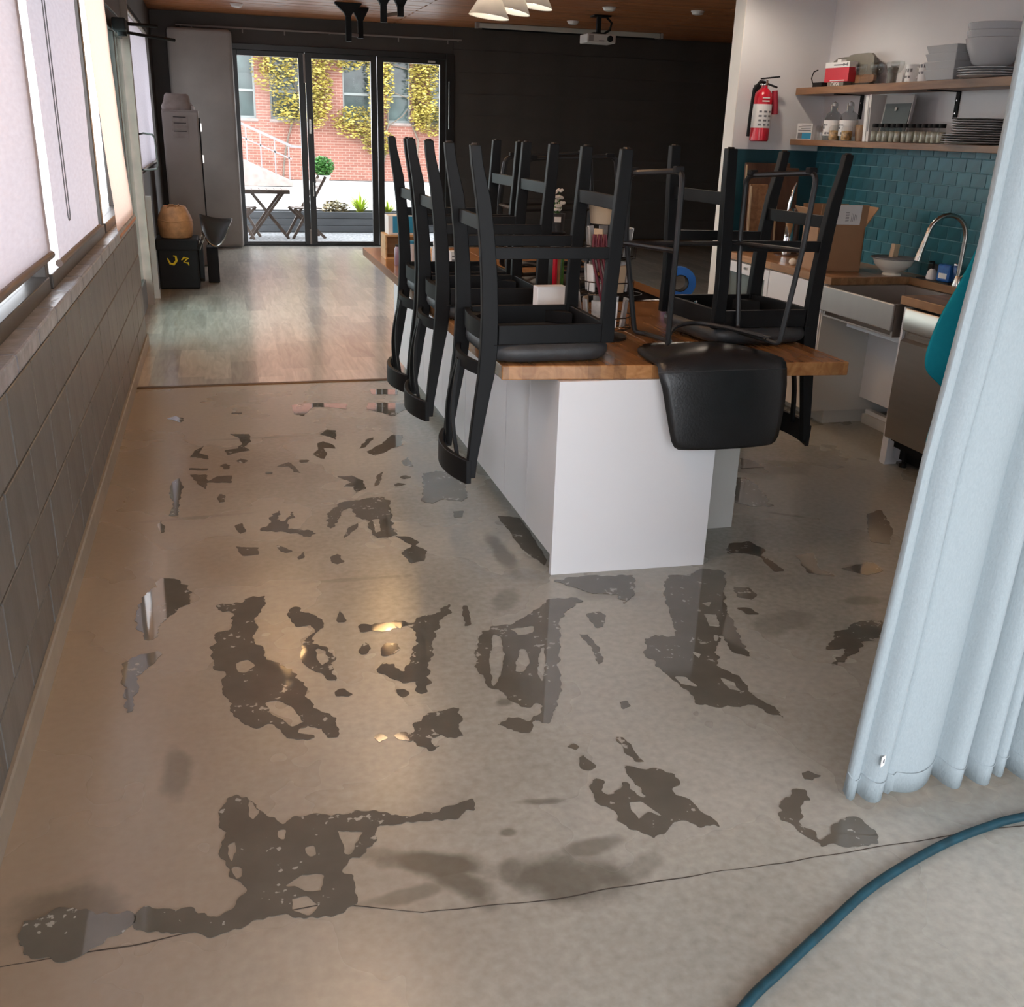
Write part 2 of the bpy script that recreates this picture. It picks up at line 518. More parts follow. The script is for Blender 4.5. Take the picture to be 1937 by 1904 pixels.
M['fillmid'] = emit_mat('warm_fill_bulb', (1.0, .66, .38), 130)  # glow of the unseen fill lamps added over the floor
M['fillkit'] = emit_mat('kitchen_fill_bulb', (1.0, .88, .74), 110)  # glow of the unseen fill lamp added over the kitchen
M['disc'] = mat('white_ceiling_disc', (.78, .74, .70), .4, var=.02)
M['projwhite'] = mat('projector_white', (.66, .62, .58), .4, var=.03)
M['casing'] = mat('screen_casing', (.52, .50, .44), .45, var=.03)
M['gravel'] = mat('light_gravel', (.24, .235, .23), .9, var=.35, scale=22, bump=.8)
M['planter'] = mat('grey_stained_board', (.10, .105, .11), .7, var=.12, scale=8, stretch=(.2, 1, 1))
M['soil'] = mat('dark_soil', (.10, .07, .045), .95, var=.3, scale=30)
M['teak'] = mat('weathered_teak', (.15, .105, .08), .6, var=.12, scale=10)
M['leafgreen'] = mat('boxwood_leaf', (.06, .19, .03), .5, var=.25, scale=12)
M['leafyellow'] = mat('yellow_autumn_leaf', (.42, .34, .075), .55, var=.3, scale=3)
M['leaflime'] = mat('lime_blade', (.50, .62, .08), .45, var=.2, scale=5)
M['leafbrown'] = mat('russet_leaf', (.25, .20, .10), .6, var=.3, scale=8)
M['potwhite'] = mat('white_pot', (.40, .385, .37), .5, var=.05)
M['bark'] = mat('vine_bark', (.16, .13, .10), .9, var=.2)
M['railgrey'] = mat('grey_rail', (.20, .19, .185), .5, var=.05)
M['rampconc'] = mat('ramp_concrete', (.27, .22, .195), .9, var=.1)
M['winwhite'] = mat('old_window_frame', (.22, .24, .225), .5, var=.05)
M['windark'] = mat('reflecting_window_pane', (.06, .085, .08), .12, var=.6, scale=.8, spec=.5)
M['rackwire'] = mat('dark_rack_wire', (.03, .024, .02), .4, metal=.5, var=.1)
M['kraft'] = mat('kraft_tub', (.55, .40, .26), .7, var=.05)
M['maroon'] = mat('maroon_lanyard', (.12, .008, .02), .6, var=.1)
M['greycard'] = mat('grey_packet', (.45, .43, .41), .5, var=.2, scale=20)
M['flower'] = mat('white_petal', (.82, .80, .76), .6, var=.04)
M['spice'] = mat('ground_spice', (.42, .40, .30), .8, var=.35, scale=14)
M['pasta'] = mat('dried_pasta', (.62, .38, .14), .7, var=.4, scale=45)
M['amberglass'] = mat('brown_wood_tumbler', (.26, .15, .075), .4, var=.12, scale=10)
M['bookdark'] = mat('dark_book_cover', (.045, .06, .062), .4, var=.05)
M['fridgeint'] = mat('fridge_interior', (.20, .24, .235), .4, var=.1)
M['dishdark'] = mat('dark_rubber_mat', (.012, .013, .014), .6, var=.1)

# brick: one large far wall, individual bricks about three pixels high, so the courses are in the material
def brick_mat():
    m, t, b = node_mat('far_brick')
    tcn = N(t, 'ShaderNodeTexCoord')
    mp = N(t, 'ShaderNodeMapping')
    mp.inputs['Rotation'].default_value = (R(90), 0, 0)
    t.links.new(tcn.outputs['Object'], mp.inputs[0])
    br = N(t, 'ShaderNodeTexBrick')
    br.inputs['Color1'].default_value = (.25, .10, .070, 1)
    br.inputs['Color2'].default_value = (.195, .072, .050, 1)
    br.inputs['Mortar'].default_value = (.30, .185, .145, 1)
    br.inputs['Scale'].default_value = 1.0
    br.inputs['Mortar Size'].default_value = .010
    br.inputs['Brick Width'].default_value = .24
    br.inputs['Row Height'].default_value = .08
    t.links.new(mp.outputs[0], br.inputs['Vector'])
    t.links.new(br.outputs['Color'], b.inputs['Base Color'])
    b.inputs['Roughness'].default_value = .85
    return m
M['brick'] = brick_mat()

# ---------------------------------------------------------------- geometry helpers
class MB:
    def __init__(s):
        s.v = []
        s.f = []
    def add(s, vs, fs):
        o = len(s.v)
        s.v += [tuple(v) for v in vs]
        s.f += [tuple(i + o for i in f) for f in fs]
        return s
    def box(s, x0, x1, y0, y1, z0, z1):
        return s.add([(x0, y0, z0), (x1, y0, z0), (x1, y1, z0), (x0, y1, z0), (x0, y0, z1), (x1, y0, z1), (x1, y1, z1), (x0, y1, z1)],
                     [(0, 3, 2, 1), (4, 5, 6, 7), (0, 1, 5, 4), (1, 2, 6, 5), (2, 3, 7, 6), (3, 0, 4, 7)])
    def obox(s, c, size, rz=0, rx=0, ry=0):
        mt = Matrix.Translation(c) @ Matrix.Rotation(rz, 4, 'Z') @ Matrix.Rotation(ry, 4, 'Y') @ Matrix.Rotation(rx, 4, 'X')
        a, b, d = size[0] / 2, size[1] / 2, size[2] / 2
        vs = [mt @ Vector(p) for p in ((-a, -b, -d), (a, -b, -d), (a, b, -d), (-a, b, -d), (-a, -b, d), (a, -b, d), (a, b, d), (-a, b, d))]
        return s.add(vs, [(0, 3, 2, 1), (4, 5, 6, 7), (0, 1, 5, 4), (1, 2, 6, 5), (2, 3, 7, 6), (3, 0, 4, 7)])
    def bar(s, p, q, w, h):
        p, q = Vector(p), Vector(q)
        d = (q - p)
        L = d.length
        d.normalize()
        a = Vector((0, 0, 1)) if abs(d.z) < .9 else Vector((1, 0, 0))
        x = d.cross(a).normalized() * (w / 2)
        y = x.cross(d).normalized() * (h / 2)
        vs = [p - x - y, p + x - y, p + x + y, p - x + y, q - x - y, q + x - y, q + x + y, q - x + y]
        return s.add(vs, [(0, 3, 2, 1), (4, 5, 6, 7), (0, 1, 5, 4), (1, 2, 6, 5), (2, 3, 7, 6), (3, 0, 4, 7)])
    def prism(s, poly, axis, a, b):
        """poly in the plane perpendicular to axis: 'y' takes (x,z), 'x' takes (y,z), 'z' takes (x,y)"""
        mk = {'y': lambda p, t: (p[0], t, p[1]), 'x': lambda p, t: (t, p[0], p[1]), 'z': lambda p, t: (p[0], p[1], t)}[axis]
        n = len(poly)
        vs = [mk(p, a) for p in poly] + [mk(p, b) for p in poly]
        fs = [tuple(range(n)), tuple(reversed(range(n, 2 * n)))] + [(i, i + n, (i + 1) % n + n, (i + 1) % n) for i in range(n)]
        return s.add(vs, fs)
    def strip(s, left, right, axis, a, b):
        """quad strip solid between two matching edge polylines (left/right), extruded along axis"""
        mk = {'y': lambda p, t: (p[0], t, p[1]), 'x': lambda p, t: (t, p[0], p[1]), 'z': lambda p, t: (p[0], p[1], t)}[axis]
        n = len(left)
        vs = []
        for i in range(n):
            vs += [mk(left[i], a), mk(right[i], a), mk(right[i], b), mk(left[i], b)]
        fs = [(0, 1, 2, 3), tuple(4 * (n - 1) + k for k in (3, 2, 1, 0))]
        for i in range(n - 1):
            o = 4 * i
            for k in range(4):
                fs.append((o + k, o + (k + 1) % 4, o + 4 + (k + 1) % 4, o + 4 + k))
        return s.add(vs, fs)
    def tube(s, pts, r, n=8, closed=False, rs=None):
        pts = [Vector(p) for p in pts]
        m = len(pts)
        vs, fs = [], []
        up0 = None
        for i in range(m):
            if closed:
                d = pts[(i + 1) % m] - pts[i - 1]
            else:
                d = pts[min(i + 1, m - 1)] - pts[max(i - 1, 0)]
            d.normalize()
            if up0 is None:
                up0 = d.cross(Vector((0, 0, 1)) if abs(d.z) < .9 else Vector((1, 0, 0))).normalized()
            x = (up0 - d * up0.dot(d)).normalized()
            up0 = x
            y = d.cross(x)
            rr = rs[i] if rs else r
            for k in range(n):
                a = 2 * math.pi * k / n
                vs.append(pts[i] + x * (rr * math.cos(a)) + y * (rr * math.sin(a)))
        for i in range(m if closed else m - 1):
            for k in range(n):
                a, b = i * n + k, i * n + (k + 1) % n
                c, d2 = ((i + 1) % m) * n + (k + 1) % n, ((i + 1) % m) * n + k
                fs.append((a, b, c, d2))
        if not closed:
            fs.append(tuple(reversed(range(n))))
            fs.append(tuple(range((m - 1) * n, m * n)))
        return s.add(vs, fs)
    def lathe(s, prof, c=(0, 0, 0), n=20, rot=None, cap=True):
        vs, fs = [], []
        m = len(prof)
        for r, z in prof:
            for k in range(n):
                a = 2 * math.pi * k / n
                p = Vector((r * math.cos(a), r * math.sin(a), z))
                if rot:
                    p = rot @ p
                vs.append(p + Vector(c))
        for i in range(m - 1):
            for k in range(n):
                fs.append((i * n + k, i * n + (k + 1) % n, (i + 1) * n + (k + 1) % n, (i + 1) * n + k))
        if cap and prof[0][0] > 1e-5:
            fs.append(tuple(reversed(range(n))))
        if cap and prof[-1][0] > 1e-5:
            fs.append(tuple(range((m - 1) * n, m * n)))
        return s.add(vs, fs)
    def grid(s, rows):
        a, b = len(rows), len(rows[0])
        vs = [p for r in rows for p in r]
        fs = [(i * b + j, i * b + j + 1, (i + 1) * b + j + 1, (i + 1) * b + j) for i in range(a - 1) for j in range(b - 1)]
        return s.add(vs, fs)
    def build(s, name, m, parent=None, bevel=0, smooth=False, world=True, seg=2, solid=0):
        me = bpy.data.meshes.new(name)
        off = Vector((0, 0, 0))
        if parent is not None and world:
            p = parent
            while p is not None:
                off += p.location
                p = p.parent
        me.from_pydata([(v[0] - off.x, v[1] - off.y, v[2] - off.z) for v in s.v], [], s.f)
        bm = bmesh.new()
        bm.from_mesh(me)
        bmesh.ops.recalc_face_normals(bm, faces=bm.faces)
        bm.to_mesh(me)
        bm.free()
        me.materials.append(m if not isinstance(m, str) else M[m])
        if smooth:
            for p in me.polygons:
                p.use_smooth = True
            me.set_sharp_from_angle(angle=R(42))
        o = bpy.data.objects.new(name, me)
        COL.objects.link(o)
        if parent is not None:
            o.parent = parent
        if bevel:
            md = o.modifiers.new('bevel', 'BEVEL')
            md.width = bevel
            md.segments = seg
            md.limit_method = 'ANGLE'
        if solid:
            md = o.modifiers.new('solid', 'SOLIDIFY')
            md.thickness = solid
        return o

def tag(o, label, cat, group=None, kind=None):
    if label:
        o['label'] = label
    if cat:
        o['category'] = cat
    if group:
        o['group'] = group
    if kind:
        o['kind'] = kind
    return o

def thing(name, label, cat, loc=(0, 0, 0), rz=0, group=None, kind=None):
    o = bpy.data.objects.new(name, None)
    o.empty_display_size = 0.1
    COL.objects.link(o)
    o.location = loc
    o.rotation_euler = (0, 0, rz)
    return tag(o, label, cat, group, kind)

def dup(root, loc, rot, label=None, group=None):
    r = root.copy()
    COL.objects.link(r)
    r.location = loc
    r.rotation_euler = rot
    if label:
        r['label'] = label
    if group:
        r['group'] = group
    for ch in list(root.children):
        c = ch.copy()
        COL.objects.link(c)
        c.parent = r
        for g in list(ch.children):
            d = g.copy()
            COL.objects.link(d)
            d.parent = c
    return r

def piece(name, me_obj, parent, loc):
    """another object sharing me_obj's mesh"""
    o = me_obj.copy()
    o.name = name
    COL.objects.link(o)
    o.parent = parent
    o.location = loc
    return o

def text_mesh(name, body, size, m, parent, loc, rot, label=None):
    cu = bpy.data.curves.new(name, 'FONT')
    cu.body = body
    cu.size = size
    cu.extrude = 0.0004
    cu.align_x = 'CENTER'
    o = bpy.data.objects.new(name, cu)
    COL.objects.link(o)
    bpy.context.view_layer.update()
    me = bpy.data.meshes.new_from_object(o.evaluated_get(bpy.context.evaluated_depsgraph_get()))
    COL.objects.unlink(o)
    bpy.data.objects.remove(o)
    me.materials.clear()
    me.materials.append(M[m])
    o2 = bpy.data.objects.new(name, me)
    COL.objects.link(o2)
    o2.parent = parent
    o2.location = loc
    o2.rotation_euler = rot
    return o2
PUDDLES = [
  ('oval puddle mirroring the window blinds beside the grey block wall, dark at one end', [(-0.361, 3.645), (-0.313, 3.759), (-0.286, 3.76), (-0.239, 3.708), (-0.201, 3.611), (-0.208, 3.527), (-0.249, 3.463), (-0.273, 3.428), (-0.303, 3.347), (-0.308, 3.274), (-0.338, 3.244), (-0.377, 3.344), (-0.391, 3.444), (-0.382, 3.564)], []),
  ('thin forked puddle beside the block wall, just nearer than the oval one', [(-0.403, 3.104), (-0.364, 3.145), (-0.294, 3.156), (-0.299, 3.097), (-0.327, 3.046), (-0.355, 3.013), (-0.352, 2.905), (-0.358, 2.792), (-0.376, 2.796), (-0.385, 2.912), (-0.404, 3.024)], []),
  ('large ragged puddle with a drop-shaped dry hole and a looped tail, in mid floor', [(-0.116, 3.475), (-0.024, 3.476), (0.022, 3.531), (0.067, 3.521), (0.058, 3.417), (0.024, 3.334), (0.025, 3.256), (0.01, 3.168), (0.037, 3.126), (0.038, 3.056), (0.09, 2.977), (0.133, 2.919), (0.158, 2.835), (0.16, 2.766), (0.184, 2.696), (0.236, 2.628), (0.231, 2.522), (0.196, 2.524), (0.188, 2.585), (0.147, 2.607), (0.116, 2.575), (0.163, 2.544), (0.14, 2.524), (0.092, 2.548), (0.048, 2.63), (0.012, 2.625), (-0.029, 2.648), (-0.064, 2.696), (-0.077, 2.784), (-0.094, 2.876), (-0.09, 2.969), (-0.12, 3.008), (-0.128, 3.127), (-0.112, 3.249), (-0.058, 3.275), (-0.052, 3.39), (-0.103, 3.432)], [[(-0.05, 3.025), (-0.01, 3.041), (0.008, 2.996), (-0.021, 2.953), (-0.047, 2.967)], [(0.033, 2.759), (0.07, 2.765), (0.111, 2.712), (0.141, 2.622), (0.103, 2.604), (0.051, 2.684)]]),
  ('hook-shaped puddle lying between the ragged puddle and the square-cornered puddle', [(0.143, 3.358), (0.168, 3.404), (0.199, 3.346), (0.255, 3.284), (0.258, 3.225), (0.218, 3.158), (0.205, 3.107), (0.252, 3.078), (0.271, 2.987), (0.249, 2.893), (0.259, 2.835), (0.229, 2.85), (0.211, 2.909), (0.176, 2.958), (0.159, 3.046), (0.173, 3.131), (0.221, 3.195), (0.217, 3.243), (0.157, 3.256)], [[(0.218, 3.068), (0.244, 3.045), (0.25, 2.975), (0.223, 2.948), (0.212, 3.0)]]),
  ('square-cornered puddle shaped like a reversed C with a straight upper arm', [(0.373, 3.2), (0.396, 3.214), (0.545, 3.201), (0.578, 3.184), (0.594, 3.22), (0.65, 3.228), (0.731, 3.304), (0.727, 3.242), (0.669, 3.184), (0.639, 3.084), (0.611, 3.035), (0.58, 2.901), (0.547, 2.794), (0.526, 2.706), (0.499, 2.712), (0.505, 2.787), (0.472, 2.779), (0.432, 2.828), (0.403, 2.874), (0.423, 2.928), (0.454, 2.913), (0.476, 2.85), (0.509, 2.9), (0.544, 2.996), (0.566, 3.119), (0.549, 3.171), (0.456, 3.143), (0.371, 3.153)], []),
  ('compact forked puddle shaped like a tooth, halfway between the reversed-C puddle and the largest puddle', [(0.389, 2.492), (0.425, 2.51), (0.444, 2.492), (0.452, 2.537), (0.495, 2.568), (0.54, 2.6), (0.609, 2.599), (0.607, 2.556), (0.591, 2.519), (0.589, 2.446), (0.545, 2.449), (0.509, 2.451), (0.491, 2.436), (0.514, 2.405), (0.483, 2.394), (0.452, 2.42), (0.446, 2.466), (0.41, 2.468)], []),
  ('largest puddle of all, full of dry holes, just behind the long floor crack', [(-0.108, 2.236), (-0.089, 2.294), (-0.064, 2.314), (-0.033, 2.301), (-0.016, 2.245), (0.008, 2.209), (0.031, 2.183), (0.048, 2.159), (0.081, 2.186), (0.143, 2.182), (0.18, 2.178), (0.255, 2.165), (0.316, 2.147), (0.364, 2.124), (0.428, 2.119), (0.49, 2.135), (0.52, 2.149), (0.548, 2.153), (0.536, 2.103), (0.466, 2.084), (0.385, 2.098), (0.283, 2.098), (0.276, 2.046), (0.246, 2.007), (0.201, 1.991), (0.179, 1.952), (0.202, 1.899), (0.197, 1.863), (0.17, 1.83), (0.146, 1.812), (0.087, 1.823), (0.029, 1.841), (-0.02, 1.845), (-0.063, 1.825), (-0.12, 1.814), (-0.177, 1.831), (-0.24, 1.854), (-0.287, 1.881), (-0.285, 1.933), (-0.265, 1.944), (-0.222, 1.926), (-0.19, 1.922), (-0.158, 1.91), (-0.115, 1.872), (-0.077, 1.898), (-0.054, 1.957), (-0.065, 1.985), (-0.089, 2.017), (-0.097, 2.081), (-0.103, 2.128), (-0.085, 2.162), (-0.102, 2.205)], [[(-0.088, 2.115), (-0.068, 2.124), (-0.065, 2.082), (-0.078, 2.049), (-0.089, 2.079)], [(-0.081, 2.028), (-0.058, 2.027), (-0.056, 1.992), (-0.07, 1.986)], [(0.04, 1.935), (0.082, 1.967), (0.133, 1.954), (0.122, 1.898), (0.089, 1.906), (0.062, 1.933)], [(0.051, 1.891), (0.088, 1.894), (0.112, 1.852), (0.087, 1.827), (0.051, 1.851)], [(0.095, 2.062), (0.12, 2.065), (0.122, 2.028), (0.104, 2.023)], [(0.179, 2.108), (0.244, 2.088), (0.214, 2.042), (0.204, 2.008), (0.189, 2.012), (0.187, 2.068)], [(-0.032, 2.28), (-0.021, 2.277), (-0.01, 2.223), (-0.024, 2.196), (-0.032, 2.218)], [(0.035, 2.143), (0.056, 2.142), (0.05, 2.101), (0.033, 2.114)]]),
  ('smooth puddle mirroring a bright window at the near end of the block wall', [(-0.529, 1.962), (-0.476, 1.98), (-0.419, 1.974), (-0.348, 1.939), (-0.296, 1.932), (-0.297, 1.883), (-0.327, 1.868), (-0.369, 1.843), (-0.396, 1.821), (-0.424, 1.815), (-0.481, 1.842), (-0.523, 1.895)], []),
  ('square looped puddle with three tall dry holes, nearest the white island end panel', [(0.753, 2.945), (0.795, 3.057), (0.846, 3.095), (0.913, 3.1), (0.992, 3.144), (1.078, 3.231), (1.128, 3.265), (1.208, 3.259), (1.235, 3.22), (1.148, 3.173), (1.1, 3.1), (1.018, 2.85), (0.948, 2.631), (0.91, 2.548), (0.849, 2.447), (0.809, 2.47), (0.786, 2.42), (0.752, 2.435), (0.694, 2.482), (0.742, 2.514), (0.796, 2.48), (0.836, 2.506), (0.86, 2.559), (0.818, 2.554), (0.773, 2.594), (0.753, 2.675), (0.718, 2.699), (0.725, 2.761), (0.714, 2.814)], [[(0.832, 3.039), (0.853, 3.016), (0.833, 2.891), (0.781, 2.749), (0.742, 2.694), (0.757, 2.804), (0.796, 2.935)], [(0.898, 3.064), (0.989, 3.067), (0.974, 3.018), (0.916, 3.011)], [(0.856, 2.833), (0.893, 2.914), (0.914, 2.909), (0.897, 2.807), (0.863, 2.764), (0.842, 2.768)], [(0.946, 2.866), (0.979, 2.913), (0.949, 2.795), (0.905, 2.689), (0.903, 2.738)]]),
  ('long puddle streaming away from the corner of the white island panel to a thin tail', [(1.603, 3.302), (1.657, 3.376), (1.739, 3.359), (1.817, 3.406), (1.894, 3.377), (1.869, 3.294), (1.799, 3.167), (1.742, 3.023), (1.707, 2.906), (1.679, 2.814), (1.67, 2.723), (1.653, 2.691), (1.609, 2.737), (1.635, 2.863), (1.566, 2.765), (1.518, 2.651), (1.554, 2.575), (1.549, 2.448), (1.575, 2.351), (1.572, 2.316), (1.541, 2.352), (1.519, 2.409), (1.47, 2.398), (1.433, 2.429), (1.407, 2.412), (1.339, 2.45), (1.348, 2.525), (1.333, 2.608), (1.319, 2.678), (1.31, 2.785), (1.341, 2.87), (1.39, 2.907), (1.457, 2.883), (1.498, 2.972), (1.521, 3.093)], [[(1.672, 3.115), (1.72, 3.116), (1.686, 3.068)], [(1.643, 3.024), (1.69, 3.013), (1.653, 2.918), (1.616, 2.926)], [(1.603, 2.87), (1.621, 2.856), (1.593, 2.815), (1.584, 2.82)], [(1.476, 2.766), (1.498, 2.743), (1.474, 2.713)], [(1.344, 2.622), (1.381, 2.614), (1.39, 2.547), (1.344, 2.573)], [(1.488, 2.59), (1.522, 2.549), (1.516, 2.487), (1.483, 2.51)]]),
  ('puddle spreading along the foot of the white island end panel', [(1.181, 3.427), (1.27, 3.44), (1.375, 3.435), (1.516, 3.406), (1.459, 3.239), (1.378, 3.167), (1.382, 3.256), (1.295, 3.274), (1.253, 3.329)], []),
  ('arrow-shaped puddle with blotchy holes, between the floor crack and the streaming puddle', [(0.863, 2.117), (0.9, 2.166), (0.909, 2.141), (0.896, 2.098), (0.926, 2.08), (0.966, 2.127), (0.976, 2.113), (0.979, 2.067), (1.001, 2.051), (1.001, 2.085), (0.988, 2.145), (1.001, 2.196), (1.027, 2.184), (1.05, 2.167), (1.089, 2.17), (1.112, 2.134), (1.111, 2.081), (1.079, 2.044), (1.105, 2.021), (1.12, 1.957), (1.138, 1.921), (1.14, 1.89), (1.086, 1.903), (1.065, 1.934), (1.014, 1.93), (0.991, 1.895), (0.952, 1.885), (0.935, 1.909), (0.899, 1.958), (0.883, 2.024), (0.861, 2.062)], [[(0.947, 2.042), (0.982, 2.039), (1.0, 1.997), (1.013, 1.962), (0.983, 1.99), (0.945, 1.967), (0.941, 2.01)]]),
  ('V-shaped puddle close to the hem of the pale curtain', [(1.307, 1.881), (1.363, 1.954), (1.414, 1.987), (1.441, 1.981), (1.434, 1.931), (1.41, 1.943), (1.375, 1.897), (1.361, 1.847), (1.367, 1.785), (1.426, 1.821), (1.479, 1.845), (1.518, 1.836), (1.523, 1.809), (1.525, 1.767), (1.501, 1.733), (1.429, 1.746), (1.351, 1.76), (1.339, 1.812), (1.328, 1.855)], []),
  ('slanting branched puddle half tucked behind the curtain edge', [(1.942, 2.681), (2.061, 2.789), (2.185, 2.833), (2.209, 2.838), (2.281, 2.833), (2.256, 2.766), (2.205, 2.738), (2.076, 2.67), (1.979, 2.6), (1.903, 2.573), (2.021, 2.664)], []),
  ('horseshoe-shaped puddle beyond the square-cornered one, nearer than the wood floor', [(0.366, 4.204), (0.4, 4.381), (0.46, 4.467), (0.566, 4.496), (0.662, 4.503), (0.692, 4.447), (0.648, 4.17), (0.647, 4.039), (0.599, 3.986), (0.553, 3.995), (0.545, 4.103), (0.547, 4.236), (0.51, 4.266), (0.492, 4.387), (0.444, 4.326), (0.405, 4.197), (0.376, 4.148)], [[(0.573, 4.219), (0.603, 4.225), (0.588, 4.072), (0.562, 4.056)]]),
  ('bird-shaped puddle with raised wing, alongside the horseshoe-shaped one', [(0.076, 4.197), (0.117, 4.254), (0.129, 4.342), (0.173, 4.414), (0.152, 4.314), (0.18, 4.264), (0.229, 4.391), (0.232, 4.321), (0.188, 4.262), (0.198, 4.173), (0.275, 4.157), (0.309, 4.107), (0.283, 4.071), (0.233, 4.123), (0.143, 4.152)], []),
  ('pale puddle mirroring the white island side below the nearest stool back', [(0.914, 4.811), (0.996, 4.84), (1.067, 4.812), (1.114, 4.687), (1.068, 4.45), (1.02, 4.358), (0.946, 4.423), (0.872, 4.362), (0.831, 4.42), (0.887, 4.618)], []),
  ('wedge-shaped pale puddle beside the recessed white island cabinet on the kitchen side', [(2.522, 4.457), (2.566, 4.423), (2.562, 4.281), (2.522, 4.107), (2.489, 4.023), (2.399, 4.041), (2.333, 4.106)], []),
]
